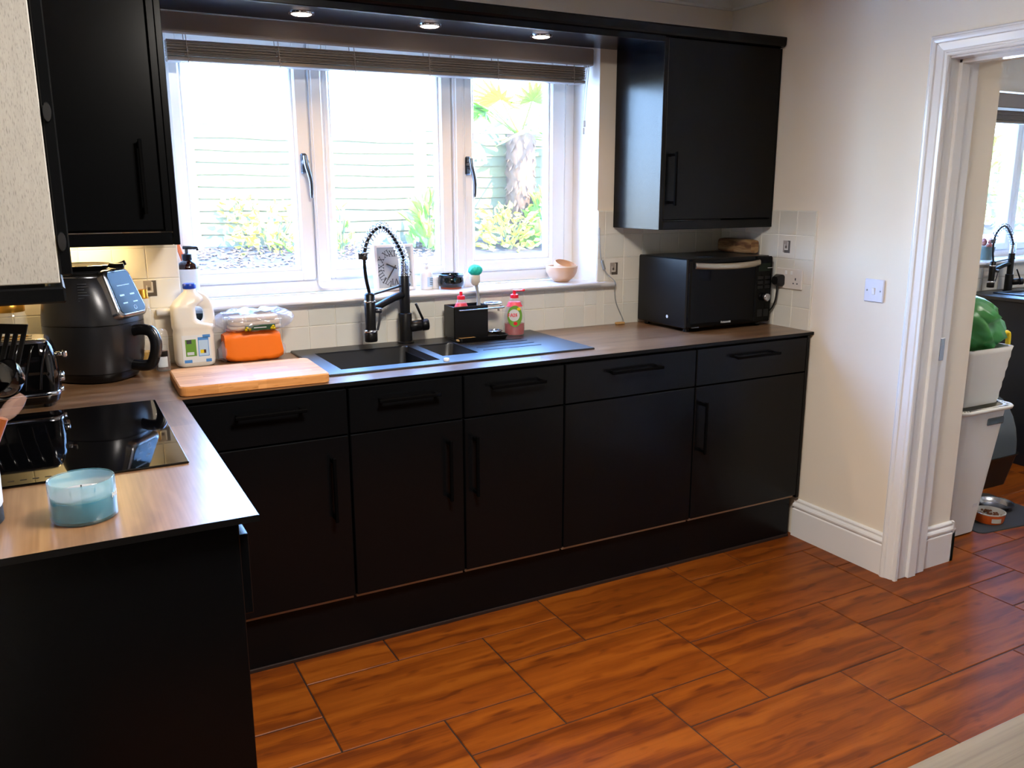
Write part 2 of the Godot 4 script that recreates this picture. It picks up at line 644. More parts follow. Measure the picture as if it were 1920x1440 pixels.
func bamboo_pixel() -> Callable:
	var g := noise(41, 0.06, 3)
	var tone := []
	for i in 32:
		tone.append(rng.randf_range(-0.05, 0.05))
	return func(x, y):
		var k := int(y / 32.0)
		var t: float = tone[(k * 7 + int((x + k * 190) / 300.0) * 3) % 32]
		var n := g.get_noise_2d(x / 16.0, y * 1.5) * 0.10
		var fleck := maxf(0.0, g.get_noise_2d(x / 5.0 + 900.0, y * 2.5) - 0.35) * 0.35
		var c := Color(0.77, 0.53, 0.31)
		var d: float = t + n - fleck
		return Color(c.r + d, c.g + d * 0.95, c.b + d * 0.8)

# ---------- the shell ----------
const CEIL := 2.34
const REAR := 4.6
const LEFT := -3.083
const WX0 := -2.39
const WX1 := -0.695
const SILL := 1.10
const HEAD := 2.06
const UX := 3.3

func wall(called: String, boxes: Array, m: String, label: String) -> MeshInstance3D:
	var st := ms()
	for b in boxes:
		box(st, b[0], b[1], 0.0)
	var o := struct(st, called, M[m], label)
	o.set_meta("category", "wall")
	return o

func room_shell():
	var V := func(x, y, z): return Vector3(x, y, z)
	# back wall with the kitchen window and the utility window
	var wb := wall("wall_back", [
		[V.call(LEFT - 0.3, -0.1, -0.3), V.call(WX0, CEIL, 0)],
		[V.call(WX0, -0.1, -0.3), V.call(WX1, SILL - 0.02, 0)],
		[V.call(WX0, HEAD, -0.3), V.call(WX1, CEIL, 0)],
		[V.call(WX1, -0.1, -0.3), V.call(1.86, CEIL, 0)],
		[V.call(1.86, -0.1, -0.3), V.call(2.95, 1.06, 0)],
		[V.call(1.86, 2.02, -0.3), V.call(2.95, CEIL, 0)],
		[V.call(2.95, -0.1, -0.3), V.call(UX + 0.2, CEIL, 0)]], "cream_wall", "cream painted window wall above the pale tiles")
	var wl := wall("wall_left", [[V.call(LEFT - 0.3, -0.1, 0), V.call(LEFT, CEIL, REAR)]], "cream_wall", "cream wall behind the hob run")
	wall("wall_rear", [[V.call(LEFT - 0.3, -0.1, REAR), V.call(UX + 0.2, CEIL, REAR + 0.2)]], "dim_reflection_wall", "unseen wall behind the camera, darkened to dim the cabinet reflections")  # unseen wall, made dark so the black fronts reflect less light
	var wr := wall("wall_right", [
		[V.call(0, -0.1, 0), V.call(0.342, CEIL, 1.055)],
		[V.call(0, 1.935, 1.055), V.call(0.342, CEIL, 1.95)],
		[V.call(0, -0.1, 1.95), V.call(0.342, CEIL, REAR)]], "cream_wall", "cream wall with the doorway and light switch")
	wall("wall_utility", [[V.call(UX, -0.1, 0), V.call(UX + 0.2, CEIL, REAR)], [V.call(0.342, -0.1, 2.7), V.call(UX, CEIL, 2.85)]], "cream_wall", "cream walls closing the utility room beyond the doorway")
	var c := ms()
	box(c, Vector3(LEFT - 0.3, CEIL, -0.3), Vector3(UX + 0.2, CEIL + 0.25, REAR + 0.2), 0.0)
	struct(c, "ceiling", M.ceiling, "flat white painted ceiling above the kitchen").set_meta("category", "ceiling")
	# coving
	var prof := [Vector2(0, 0), Vector2(0.0, 0.012), Vector2(0.012, 0.014)]
	for i in 7:
		var a := PI / 2 * i / 6.0
		prof.append(Vector2(0.075 - cos(a) * 0.058, 0.072 - sin(a) * 0.058 + 0.0))
	prof = [Vector2(0, 0), Vector2(0.0, 0.010), Vector2(0.010, 0.012), Vector2(0.020, 0.028), Vector2(0.036, 0.048), Vector2(0.056, 0.062), Vector2(0.072, 0.072), Vector2(0.074, 0.085), Vector2(0.085, 0.085), Vector2(0.085, 0)]
	var k := ms()
	mould(k, prof, Vector3(LEFT, CEIL - 0.085, 0), Vector3(0, CEIL - 0.085, 0), Vector3.UP, Vector3(0, 0, 1))
	mould(k, prof, Vector3(0, CEIL - 0.085, 0), Vector3(0, CEIL - 0.085, REAR), Vector3.UP, Vector3(-1, 0, 0))
	struct(k, "trim_1", M.white_wall, "white plaster coving between wall and ceiling").set_meta("category", "coving")
	# floor slab and its wood-look planks
	var f := ms()
	box(f, Vector3(LEFT - 0.3, -0.12, -0.3), Vector3(UX + 0.2, -0.0025, REAR + 0.2), 0.0)
	var fl := struct(f, "floor", M.floor_joint, "orange brown wood-look floor laid in large and small planks")
	fl.set_meta("category", "floor")
	planks(fl)
	backsplash(wb, wr, wl)
	var rv := ms()
	box(rv, Vector3(WX1 - 0.002, SILL, -0.30), Vector3(WX1 + 0.001, HEAD, -0.0005), 0.0)
	box(rv, Vector3(WX0 - 0.001, SILL, -0.30), Vector3(WX0 + 0.002, HEAD, -0.0005), 0.0)
	put(rv, "window_reveal", M.white_wall, wb)  # cream reveal painted white to stand for its bright window light
	doorway()

func plank_mesh(w: float, h: float, u0: float, v0: float) -> Mesh:
	var st := ms()
	var hx := w / 2 - 0.0022
	var hz := h / 2 - 0.0022
	var b := 0.0018
	var p := []
	for lv in [[hx - b, hz - b, 0.0], [hx, hz, -b], [hx, hz, -0.003]]:
		p.append([Vector3(-lv[0], lv[2], -lv[1]), Vector3(lv[0], lv[2], -lv[1]), Vector3(lv[0], lv[2], lv[1]), Vector3(-lv[0], lv[2], lv[1])])
	var uv := func(q: Vector3): return Vector2(u0 + (q.x + hx) * 0.6, v0 + (q.z + hz) * 0.8)
	var t: Array = p[0]
	tri(st, t[0], t[1], t[2], Vector3.UP, Vector3.UP, Vector3.UP, uv.call(t[0]), uv.call(t[1]), uv.call(t[2]))
	tri(st, t[0], t[2], t[3], Vector3.UP, Vector3.UP, Vector3.UP, uv.call(t[0]), uv.call(t[2]), uv.call(t[3]))
	for l in 2:
		for i in 4:
			var j := (i + 1) % 4
			var a: Vector3 = p[l][i]
			var c: Vector3 = p[l][j]
			var d: Vector3 = p[l + 1][j]
			var e: Vector3 = p[l + 1][i]
			var n := (a + c).normalized() if l == 1 else ((a + c).normalized() + Vector3.UP).normalized()
			tri(st, a, c, d, n, n, n, uv.call(a), uv.call(c), uv.call(d))
			tri(st, a, d, e, n, n, n, uv.call(a), uv.call(d), uv.call(e))
	return st.commit()

func planks(floor_node: Node3D):
	var big := []
	var small := []
	for i in 6:
		big.append(plank_mesh(0.602, 0.364, fmod(i * 0.37, 0.6), fmod(i * 0.29, 0.7)))
		small.append(plank_mesh(0.301, 0.180, fmod(0.2 + i * 0.31, 0.75), fmod(0.1 + i * 0.23, 0.8)))
	var n := 0
	for a in range(-14, 16):
		for b in range(-14, 16):
			var o := Vector2(-2.212, 0.712) + a * Vector2(0.602, 0.180) + b * Vector2(-0.301, 0.364)
			for s in 2:
				var c := o + (Vector2(0.301, 0.182) if s == 0 else Vector2(0.4515, 0.454))
				var half := Vector2(0.301, 0.182) if s == 0 else Vector2(0.15, 0.09)
				if c.y + half.y < 0.42 or c.y - half.y > 2.5 or c.x + half.x < -2.55 or c.x - half.x > 2.0:
					continue
				if c.x > 0.3 and c.y > 2.0:
					continue
				var pc := put(big[n % 6] if s == 0 else small[n % 6], "plank", M.floor_wood, floor_node)
				pc.position = Vector3(c.x, 0, c.y)
				n += 1

func tile_mesh(w: float, h: float) -> Mesh:
	var st := ms()
	box(st, Vector3(-w / 2 + 0.0012, -h / 2 + 0.0012, 0), Vector3(w / 2 - 0.0012, h / 2 - 0.0012, 0.006), 0.0014)
	return st.commit()

func backsplash(wb: Node3D, wr: Node3D, wl: Node3D):
	var whole := tile_mesh(0.1, 0.1)
	var cache := {}
	var lay := func(parent: Node3D, x0: float, x1: float, y0: float, y1: float, on_right: bool):
		var w := x1 - x0
		var h := y1 - y0
		var m: Mesh = whole
		if absf(w - 0.1) > 0.001 or absf(h - 0.1) > 0.001:
			var key := Vector2(snappedf(w, 0.001), snappedf(h, 0.001))
			if not cache.has(key):
				cache[key] = tile_mesh(w, h)
			m = cache[key]
		var t := put(m, "tile", M["tile_%d" % rng.randi_range(0, 2)], parent)
		var cx := (x0 + x1) / 2
		var cy := (y0 + y1) / 2
		t.position = Vector3(0, cy, cx) if on_right else Vector3(cx, cy, 0)
		if on_right:
			t.rotation.y = -PI / 2
	# grout beds
	var rows := [[0.905, 1.0], [1.0, 1.1], [1.1, 1.2], [1.2, 1.3], [1.3, 1.4]]
	for r in rows:
		for i in 7:                                   # between window and corner
			var x0: float = -0.659 - 0.036 + i * 0.1 if i == 0 else -0.759 + i * 0.1
			x0 = maxf(-0.759 + i * 0.1, WX1)
			var x1 := minf(-0.659 + i * 0.1, -0.004)
			if x1 - x0 > 0.01 and not (r[0] < 1.1 and x0 < -0.69):
				lay.call(wb, x0, x1, r[0], r[1], false)
		for i in 7:                                   # between corner of the room and window
			var x1 := WX0 - i * 0.1
			var x0 := maxf(x1 - 0.1, LEFT + 0.005)
			if x1 - x0 > 0.01:
				lay.call(wb, x0, x1, r[0], r[1], false)
		for i in 6:                                   # right-hand wall
			var z0 := maxf(-0.037 + i * 0.1, 0.007)
			var z1 := 0.063 + i * 0.1
			lay.call(wr, z0, z1, r[0], r[1], true)
	for r in [[0.905, 1.0], [1.0, 1.078]]:             # under the sill
		for i in 18:
			var x1 := -0.659 - i * 0.1
			var x0 := maxf(x1 - 0.1, WX0)
			if i == 0:
				x1 = WX1 if r[0] > 1.05 else -0.695
			if x1 - x0 > 0.01:
				lay.call(wb, x0, x1, r[0], r[1], false)
	for r in rows:                                     # behind the hob
		for i in 16:
			var t := put(tile_mesh(0.1, r[1] - r[0]) if r[1] - r[0] < 0.099 else whole, "tile", M["tile_%d" % ((i * 7 + int(r[0] * 10.0)) % 3)], wl)
			t.position = Vector3(LEFT, (r[0] + r[1]) / 2, 0.057 + i * 0.1)
			t.rotation.y = PI / 2
	var g3 := ms()
	box(g3, Vector3(LEFT - 0.004, 0.9, 0), Vector3(LEFT + 0.0035, 1.402, 1.61), 0.0)
	put(g3, "grout", M.grout, wl)
	var g := ms()
	box(g, Vector3(LEFT, 0.9, -0.004), Vector3(WX0, 1.402, 0.004), 0.0)
	box(g, Vector3(WX0, 0.9, -0.004), Vector3(WX1, 1.079, 0.004), 0.0)
	box(g, Vector3(WX1, 0.9, -0.004), Vector3(0, 1.402, 0.004), 0.0)
	put(g, "grout", M.grout, wb)
	var g2 := ms()
	box(g2, Vector3(-0.004, 0.9, 0), Vector3(0.004, 1.402, 0.566), 0.0)
	put(g2, "grout", M.grout, wr)
	# tiles with a small motif
	for d in [[Vector3(-0.609, 1.153, 0.006), 0.0, wb], [Vector3(-2.485, 1.168, 0.006), 0.0, wb], [Vector3(-0.006, 1.25, 0.413), -PI / 2, wr]]:
		var a := ms()
		box(a, Vector3(0.006, -0.026, 0), Vector3(0.02, 0.026, 0.0012), 0.0004)
		box(a, Vector3(-0.012, -0.026, 0), Vector3(0.006, -0.014, 0.0012), 0.0004)
		box(a, Vector3(-0.008, -0.006, 0), Vector3(0.001, 0.004, 0.0014), 0.0004)
		var e := put(a, "tile_motif", M.motif_dark, d[2])
		e.position = d[0]
		e.rotation.y = d[1]
		var b := ms()
		box(b, Vector3(-0.02, -0.024, 0), Vector3(0.006, 0.026, 0.0008), 0.0004)
		var e2 := put(b, "tile_motif", M.motif_mid, d[2])
		e2.position = d[0]
		e2.rotation.y = d[1]
		var b3 := ms()
		box(b3, Vector3(-0.012, -0.014, 0), Vector3(-0.008, 0.010, 0.0012), 0.0004)
		box(b3, Vector3(-0.012, -0.014, 0), Vector3(0.010, -0.008, 0.0013), 0.0004)
		box(b3, Vector3(0.005, -0.014, 0), Vector3(0.010, 0.022, 0.0013), 0.0004)
		var e3 := put(b3, "tile_motif", M.motif_pale, d[2])
		e3.position = d[0]
		e3.rotation.y = d[1]

func skirting_profile() -> Array:
	return [Vector2(0, 0), Vector2(0, 0.018), Vector2(0.122, 0.018), Vector2(0.126, 0.012), Vector2(0.131, 0.012), Vector2(0.134, 0.018), Vector2(0.141, 0.0185), Vector2(0.148, 0.015), Vector2(0.151, 0.010), Vector2(0.156, 0.009), Vector2(0.160, 0.012), Vector2(0.165, 0.011), Vector2(0.170, 0.005), Vector2(0.170, 0)]

func doorway():
	var sk := ms()
	mould(sk, skirting_profile(), Vector3(0, 0, 0.56), Vector3(0, 0, 1.026), Vector3.UP, Vector3(-1, 0, 0))
	struct(sk, "baseboard_right", M.gloss_white, "moulded white skirting below the light switch").set_meta("category", "skirting")
	var sk2 := ms()
	mould(sk2, skirting_profile(), Vector3(0.165, 0, 1.055), Vector3(0.36, 0, 1.055), Vector3.UP, Vector3(0, 0, 1))
	mould(sk2, skirting_profile(), Vector3(0.342, 0, 0.0), Vector3(0.342, 0, 1.073), Vector3.UP, Vector3(1, 0, 0))
	struct(sk2, "baseboard_passage", M.gloss_white, "short return of white skirting inside the doorway").set_meta("category", "skirting")
	# architrave: u from the opening edge outwards
	var p := [Vector2(0, 0), Vector2(0, 0.013), Vector2(0.003, 0.017), Vector2(0.010, 0.017), Vector2(0.013, 0.012), Vector2(0.017, 0.012), Vector2(0.021, 0.016), Vector2(0.034, 0.0185), Vector2(0.044, 0.020), Vector2(0.047, 0.025), Vector2(0.054, 0.027), Vector2(0.060, 0.027), Vector2(0.064, 0.023), Vector2(0.068, 0.022), Vector2(0.072, 0.016), Vector2(0.072, 0)]
	var a := ms()
	mould(a, p, Vector3(0, 0, 1.093), Vector3(0, 1.925, 1.093), Vector3(0, 0, -1), Vector3(-1, 0, 0), 0.0, 1.0)
	mould(a, p, Vector3(0, 1.925, 1.093), Vector3(0, 1.925, 1.907), Vector3.UP, Vector3(-1, 0, 0), -1.0, 1.0)
	mould(a, p, Vector3(0, 0, 1.907), Vector3(0, 1.925, 1.907), Vector3(0, 0, 1), Vector3(-1, 0, 0), 0.0, 1.0)
	var d := struct(a, "door_1", M.gloss_white, "open doorway with a moulded gloss white architrave")
	d.set_meta("category", "doorway")
	var l := ms()
	box(l, Vector3(-0.001, 0, 1.055), Vector3(0.165, 1.925, 1.086), 0.002)
	box(l, Vector3(-0.001, 1.919, 1.055), Vector3(0.165, 1.936, 1.945), 0.002)
	box(l, Vector3(-0.001, 0, 1.914), Vector3(0.165, 1.925, 1.95), 0.002)
	put(l, "door_lining", M.gloss_white, d)
	var s := ms()
	box(s, Vector3(0.055, 0, 1.084), Vector3(0.10, 1.92, 1.098), 0.002)
	box(s, Vector3(0.055, 1.906, 1.086), Vector3(0.10, 1.921, 1.914), 0.002)
	put(s, "door_stop", M.gloss_white, d)
	var k := ms()
	box(k, Vector3(0.115, 0.86, 1.085), Vector3(0.14, 0.945, 1.0875), 0.0008)
	put(k, "strike_plate", M.steel, d)

func added_fill_lamps():  # unseen fill lamps added to brighten the two rooms
	added_dome_lamp("added fill light shaped as a round white dome over the kitchen floor", Vector3(-1.95, CEIL, 1.95), 5.8)  # added stand-in for light from an unknown source behind the camera
	added_dome_lamp("added fill light shaped as a round white dome in the utility room", Vector3(1.5, CEIL, 1.5), 1.6)  # added to lift the dim utility room

func added_dome_lamp(label: String, at_p: Vector3, power: float):
	var t := thing("added_ceiling_light", label, "lamp", at_p)
	var a := ms()
	lathe(a, [Vector2(0, -0.03), Vector2(0.255, -0.03), Vector2(0.265, -0.02), Vector2(0.265, 0), Vector2(0, 0)])
	put(a, "base", M.white_plastic, t)
	var b := ms()
	lathe(b, [Vector2(0, -0.10), Vector2(0.11, -0.095), Vector2(0.19, -0.075), Vector2(0.245, -0.032), Vector2(0, -0.031)])
	put(b, "lamp_shade", M.lamp_glow if M.has("lamp_glow") else glow("lamp_glow", Color(1.0, 0.90, 0.76), 2.5), t)
	var l := AreaLight3D.new()
	l.name = numbered("added_fill_light")
	l.area_size = Vector2(0.44, 0.44)
	l.position = at_p - Vector3(0, 0.115, 0)
	l.rotation_degrees = Vector3(-90, 0, 0)
	l.light_color = Color(1.0, 0.97, 0.93)
	l.light_energy = power
	l.shadow_enabled = true
	add_child(l)

# ---------- kitchen window, sill, blind ----------
func ring_frame(st, x0: float, x1: float, y0: float, y1: float, gx0: float, gx1: float, gy0: float, gy1: float, z0: float, z1: float, bev := 0.006):
	box(st, Vector3(x0, y0, z0), Vector3(gx0, y1, z1), bev)
	box(st, Vector3(gx1, y0, z0), Vector3(x1, y1, z1), bev)
	box(st, Vector3(gx0 - 0.008, y0, z0), Vector3(gx1 + 0.008, gy0, z1), bev)
	box(st, Vector3(gx0 - 0.008, gy1, z0), Vector3(gx1 + 0.008, y1, z1), bev)

func window_handle(parent: Node3D, p: Vector3):
	var h := ms()
	box(h, p + Vector3(-0.012, -0.012, 0), p + Vector3(0.012, 0.062, 0.012), 0.005)
	rod(h, p + Vector3(0, 0.03, 0.01), p + Vector3(0, 0.03, 0.04), 0.011, 14)
	tube(h, spline([p + Vector3(-0.002, 0.052, 0.038), p + Vector3(0.0, 0.02, 0.042), p + Vector3(0.008, -0.015, 0.044), p + Vector3(0.014, -0.05, 0.042), p + Vector3(0.015, -0.10, 0.036)], 6), [0.0105, 0.0105, 0.0105, 0.0105, 0.0105, 0.0105, 0.0105, 0.0105, 0.0105, 0.0105, 0.0102, 0.01, 0.0098, 0.0096, 0.0094, 0.0092, 0.009, 0.0088, 0.0086, 0.0084, 0.0082, 0.008, 0.0076, 0.007, 0.005], 12, 0.8)
	put(h, "handle", M.pewter, parent)

func kitchen_window():
	var T := 2.055
	var f := ms()
	ring_frame(f, WX0, WX1, SILL, T, -2.350, -0.748, 1.150, 2.015, -0.262, -0.192)
	var w := struct(f, "window_1", M.upvc, "white three-light kitchen window over the sink")
	w.set_meta("category", "window")
	# mullions with a round-ended cover strip
	for m in [[-1.870, -1.812], [-1.286, -1.234]]:
		var q := ms()
		var x0: float = m[0]
		var x1: float = m[1]
		var poly := [Vector2(x0 + 0.004, 2.05), Vector2(x0 + 0.004, 1.148)]
		for i in 9:
			var a := PI + PI * i / 8.0
			poly.append(Vector2((x0 + x1) / 2 + cos(a) * (x1 - x0 - 0.008) / 2, 1.142 + sin(a) * 0.026))
		poly.append(Vector2(x1 - 0.004, 1.148))
		poly.append(Vector2(x1 - 0.004, 2.05))
		prism(q, poly, Vector3(0, 0, -0.262), Vector3.RIGHT, Vector3.UP, Vector3(0, 0, 0.092))
		box(q, Vector3(x0 + 0.010, 1.142, -0.17), Vector3(x1 - 0.010, 2.05, -0.164), 0.004)
		put(q, "mullion", M.upvc, w)
	var lights := [[-2.352, -1.869, -2.312, -1.923, 1.151, 1.187, true], [-1.813, -1.284, -1.787, -1.335, 1.151, 1.182, false], [-1.236, -0.750, -1.194, -0.821, 1.151, 1.195, true]]
	for l in lights:
		var s := ms()
		var zf := -0.176 if l[6] else -0.184
		ring_frame(s, l[0], l[1], l[4], 2.02, l[2], l[3], l[5], 1.985, -0.25, zf, 0.007)
		# glazing bead, a step back
		ring_frame(s, l[2] - 0.002, l[3] + 0.002, l[5] - 0.002, 1.987, l[2] + 0.012, l[3] - 0.012, l[5] + 0.012, 1.974, -0.235, zf - 0.014, 0.005)
		var so := put(s, "sash", M.upvc, w)
		var p := ms()
		box(p, Vector3(l[2] + 0.004, l[5] + 0.004, -0.222), Vector3(l[3] - 0.004, 1.982, -0.218), 0.0)
		put(p, "pane", M.pane, so)
	window_handle(w, Vector3(-1.898, 1.56, -0.176))
	window_handle(w, Vector3(-1.222, 1.56, -0.176))
	for y in [1.613, 1.338]:
		var h := ms()
		rod(h, Vector3(-2.306, y - 0.018, -0.200), Vector3(-2.306, y + 0.006, -0.200), 0.0075, 12, 0.001)
		rod(h, Vector3(-2.306, y + 0.005, -0.200), Vector3(-2.306, y + 0.018, -0.200), 0.0055, 12, 0.001)
		put(h, "hinge_pin", M.pewter, w)
	# reveal lining and sill
	var sl := ms()
	var prof := [Vector2(0, 0)]
	prof = [Vector2(-0.188, 0), Vector2(-0.188, 0.024)]
	for i in 9:
		var a := PI / 2 - PI * i / 8.0
		prof.append(Vector2(0.026 + cos(a) * 0.012, 0.012 + sin(a) * 0.012))
	mould(sl, prof.slice(1), Vector3(WX0, SILL - 0.024, 0), Vector3(WX1, SILL - 0.024, 0), Vector3(0, 0, 1), Vector3.UP)
	box(sl, Vector3(-2.475, SILL - 0.0239, 0.0065), Vector3(WX0, SILL, 0.03), 0.004)
	rod(sl, Vector3(-2.475, SILL - 0.012, 0.026), Vector3(-0.612, SILL - 0.012, 0.026), 0.012, 16, 0.003)
	box(sl, Vector3(WX1, SILL - 0.0239, 0.0065), Vector3(-0.612, SILL, 0.03), 0.004)
	struct(sl, "trim_2", M.gloss_white, "white rounded window sill above the sink").set_meta("category", "sill")
	blind(thing("venetian_blind", "taupe wooden venetian blind drawn up above the kitchen sink window", "blind"), -2.383, -0.712, 1.985, 2.052, -0.03, true)

func blind(t: Node3D, x0: float, x1: float, y0: float, y1: float, z: float, detail: bool):
	var v := ms()
	box(v, Vector3(x0, y0, z - 0.008), Vector3(x1, y1, z + 0.008), 0.004)
	box(v, Vector3(x0, y0, z - 0.06), Vector3(x0 + 0.008, y1, z - 0.006), 0.002)
	box(v, Vector3(x1 - 0.008, y0, z - 0.06), Vector3(x1, y1, z - 0.006), 0.002)
	put(v, "valance", M.taupe, t)
	var h := ms()
	box(h, Vector3(x0 + 0.02, y1 - 0.035, z - 0.055), Vector3(x1 - 0.02, y1 - 0.004, z - 0.012), 0.003)
	put(h, "headrail", M.taupe_slat, t)
	var n := 11
	var st := ms()
	box(st, Vector3(x0 + 0.02, -0.0015, -0.025), Vector3(x1 - 0.03, 0.0015, 0.025), 0.0012)
	var sm := st.commit()
	var tilt := 0.008
	for i in n:
		var s := put(sm, "slat", M.taupe_slat if i % 2 else M.taupe, t)
		var px := -(x0 + x1) / 2
		s.transform = Transform3D(Basis(Vector3(0, 0, 1), tilt) * Basis(Vector3(1, 0, 0), rng.randf_range(-0.02, 0.05)), Vector3(0, y0 - 0.057 + i * 0.0046 - px * 0.0 + tilt * px, z - 0.032 + rng.randf_range(-0.002, 0.002)))
	var r := ms()
	box(r, Vector3(x0 + 0.02, -0.007, -0.026), Vector3(x1 - 0.03, 0.007, 0.026), 0.003)
	var rr := put(r, "bottom_rail", M.taupe_slat, t)
	rr.transform = Transform3D(Basis(Vector3(0, 0, 1), tilt), Vector3(0, y0 - 0.069 + tilt * -(x0 + x1) / 2, z - 0.032))
	if not detail:
		return
	for x in [-2.30, -2.0, -1.73, -1.44, -1.15, -0.80]:
		var c := ms()
		var yb: float = y0 - 0.079 + tilt * (x - (x0 + x1) / 2)
		for dz in [-0.005, -0.06]:
			tube(c, [Vector3(x - 0.004, y1 - 0.02, z + dz), Vector3(x, yb + 0.045, z + dz + 0.003), Vector3(x + 0.002, yb, z + dz)], 0.0014, 6)
		for k in 5:
			ball(c, Vector3(x + rng.randf_range(-0.008, 0.008), yb + 0.012 + k * 0.011, z - 0.004), 0.0028, Vector3(2.2, 0.8, 0.6), 8)
		put(c, "ladder_cord", M.taupe, t)
	var dc := ms()
	tube(dc, spline([Vector3(-0.745, 1.985, -0.02), Vector3(-0.742, 1.85, -0.05), Vector3(-0.738, 1.74, -0.055)], 6), 0.0013, 6)
	tube(dc, spline([Vector3(-0.737, 1.985, -0.02), Vector3(-0.730, 1.86, -0.05), Vector3(-0.733, 1.77, -0.055)], 6), 0.0013, 6)
	rod(dc, Vector3(-0.738, 1.715, -0.055), Vector3(-0.738, 1.742, -0.055), 0.005, 10, 0.002)
	rod(dc, Vector3(-0.733, 1.745, -0.055), Vector3(-0.733, 1.772, -0.055), 0.005, 10, 0.002)
	put(dc, "pull_cord", M.cord_white, t)

# ---------- the utility room through the doorway ----------
func utility_room():
	var f := ms()
	ring_frame(f, 1.935, 3.05, 1.075, 2.02, 1.985, 3.0, 1.125, 1.97, -0.262, -0.192)
	var w := struct(f, "window_2", M.upvc, "white window of the utility room seen through the doorway")
	w.set_meta("category", "window")
	var s := ms()
	ring_frame(s, 1.985, 2.49, 1.125, 1.97, 2.03, 2.445, 1.17, 1.925, -0.25, -0.176)
	var s1 := put(s, "sash", M.upvc, w)
	var s2m := ms()
	ring_frame(s2m, 2.49, 3.0, 1.125, 1.97, 2.535, 2.955, 1.17, 1.925, -0.25, -0.176)
	var s2 := put(s2m, "sash", M.upvc, w)
	for q in [[2.034, 2.441, s1], [2.539, 2.951, s2]]:
		var p := ms()
		box(p, Vector3(q[0], 1.174, -0.222), Vector3(q[1], 1.921, -0.218), 0.0)
		put(p, "pane", M.pane, q[2])
	var sl := ms()
	box(sl, Vector3(1.83, 1.06, 0.0065), Vector3(3.15, 1.085, 0.035), 0.008)
	box(sl, Vector3(1.935, 1.06, -0.19), Vector3(3.05, 1.085, 0.01), 0.004)
	struct(sl, "trim_3", M.gloss_white, "white sill of the utility room window").set_meta("category", "sill")
	blind(thing("venetian_blind", "brown venetian blind over the utility room window beyond the doorway", "blind"), 1.845, 3.14, 1.925, 2.0, 0.062, false)
	# unit with a second sink
	var u := thing("base_cabinet", "dark blue sink unit with a plain end panel in the utility room", "cabinet", Vector3(1.83, 0, 0.01))
	var e := ms()
	box(e, Vector3(0, 0.0, 0), Vector3(0.018, 0.888, 0.60), 0.002)
	put(e, "end_panel", M.util_panel, u)
	var b := ms()
	box(b, Vector3(0.018, 0.15, 0.0), Vector3(1.44, 0.888, 0.56), 0.001)
	box(b, Vector3(0.018, 0.0, 0.0), Vector3(1.44, 0.15, 0.52), 0.001)
	put(b, "carcass", M.cabinet, u)
	for i in 3:
		var d := ms()
		box(d, Vector3(0.02 + i * 0.47, 0.16, 0.562), Vector3(0.487 + i * 0.47, 0.88, 0.58), 0.002)
		put(d, "door", M.util_panel, u)
	var t := thing("utility_worktop", "black worktop with an inset sink in the utility room", "worktop", Vector3(1.82, 0.8885, 0.008))
	var wt := ms()
	box(wt, Vector3(0, 0, 0), Vector3(1.46, 0.022, 0.615), 0.003)
	put(wt, "top", M.granite, t)
	var bs := ms()
	for q in [[0.12, 0.66, 0.10, 0.13], [0.12, 0.66, 0.50, 0.53]]:
		box(bs, Vector3(q[0], 0.0221, q[2]), Vector3(q[1], 0.03, q[3]), 0.003)
	for q in [[0.12, 0.15], [0.63, 0.66]]:
		box(bs, Vector3(q[0], 0.0221, 0.10), Vector3(q[1], 0.03, 0.53), 0.003)
	put(bs, "sink_rim", M.granite, t)
	var tl := struct(ms_box(Vector3(1.838, 0.9105, -0.002), Vector3(3.2, 1.0605, 0.0008)), "trim_4", M.grout, "band of pale tiles between the utility worktop and sill")
	tl.set_meta("category", "tiles")
	var um := tile_mesh(0.147, 0.074)
	for i in 9:
		for r in 2:
			put(um, "tile", M["tile_%d" % ((i + r) % 3)], tl).position = Vector3(1.915 + i * 0.149, 0.948 + r * 0.0745, 0.0005)
	spring_tap(thing("mixer_tap", "small black spring tap on the utility room sink", "tap", Vector3(2.13, 0.9105, 0.075), -0.52), 0.85, false)
	var pt := thing("plant_pot", "grey green pot with a faded pink plant on the utility sill", "plant pot", Vector3(2.08, 1.0855, -0.05))
	var a := ms()
	lathe(a, [Vector2(0, 0), Vector2(0.035, 0), Vector2(0.047, 0.075), Vector2(0.044, 0.075), Vector2(0.04, 0.06), Vector2(0, 0.06)])
	put(a, "pot", M.util_pot, pt)
	var pl := ms()
	for i in 14:
		var an := rng.randf() * TAU
		ball(pl, Vector3(cos(an) * 0.02, 0.075 + rng.randf() * 0.04, sin(an) * 0.02), 0.011, Vector3(1, 1.3, 1), 8)
	put(pl, "foliage", M.soft_pink, pt)
	# laundry and pet things on the floor
	var h := thing("laundry_hamper", "tall white plastic laundry hamper standing just inside the doorway", "hamper", Vector3(0.62, 0, 0.80))
	var rings := []
	for k in 7:
		var t2 := k / 6.0
		rings.append(rrect(0, 0.008 + 0.575 * t2, 0, 0.115 + 0.05 * t2, 0.13 + 0.05 * t2, 0.05))
	rings.append(rrect(0, 0.587, 0, 0.158, 0.172, 0.05))
	for k in 4:
		rings.append(rrect(0, 0.587 - 0.18 * k, 0, 0.155 - 0.016 * k, 0.17 - 0.016 * k, 0.05))
	var hb := ms()
	loft(hb, rings)
	put(hb, "body", M.hamper, h)
	var rm := ms()
	loft(rm, [rrect(0, 0.570, 0, 0.168, 0.183, 0.05), rrect(0, 0.577, 0, 0.186, 0.200, 0.055), rrect(0, 0.587, 0, 0.188, 0.202, 0.055), rrect(0, 0.592, 0, 0.184, 0.198, 0.055), rrect(0, 0.590, 0, 0.158, 0.172, 0.05)], false, false)
	put(rm, "rim", M.hamper, h)
	var hh := ms()
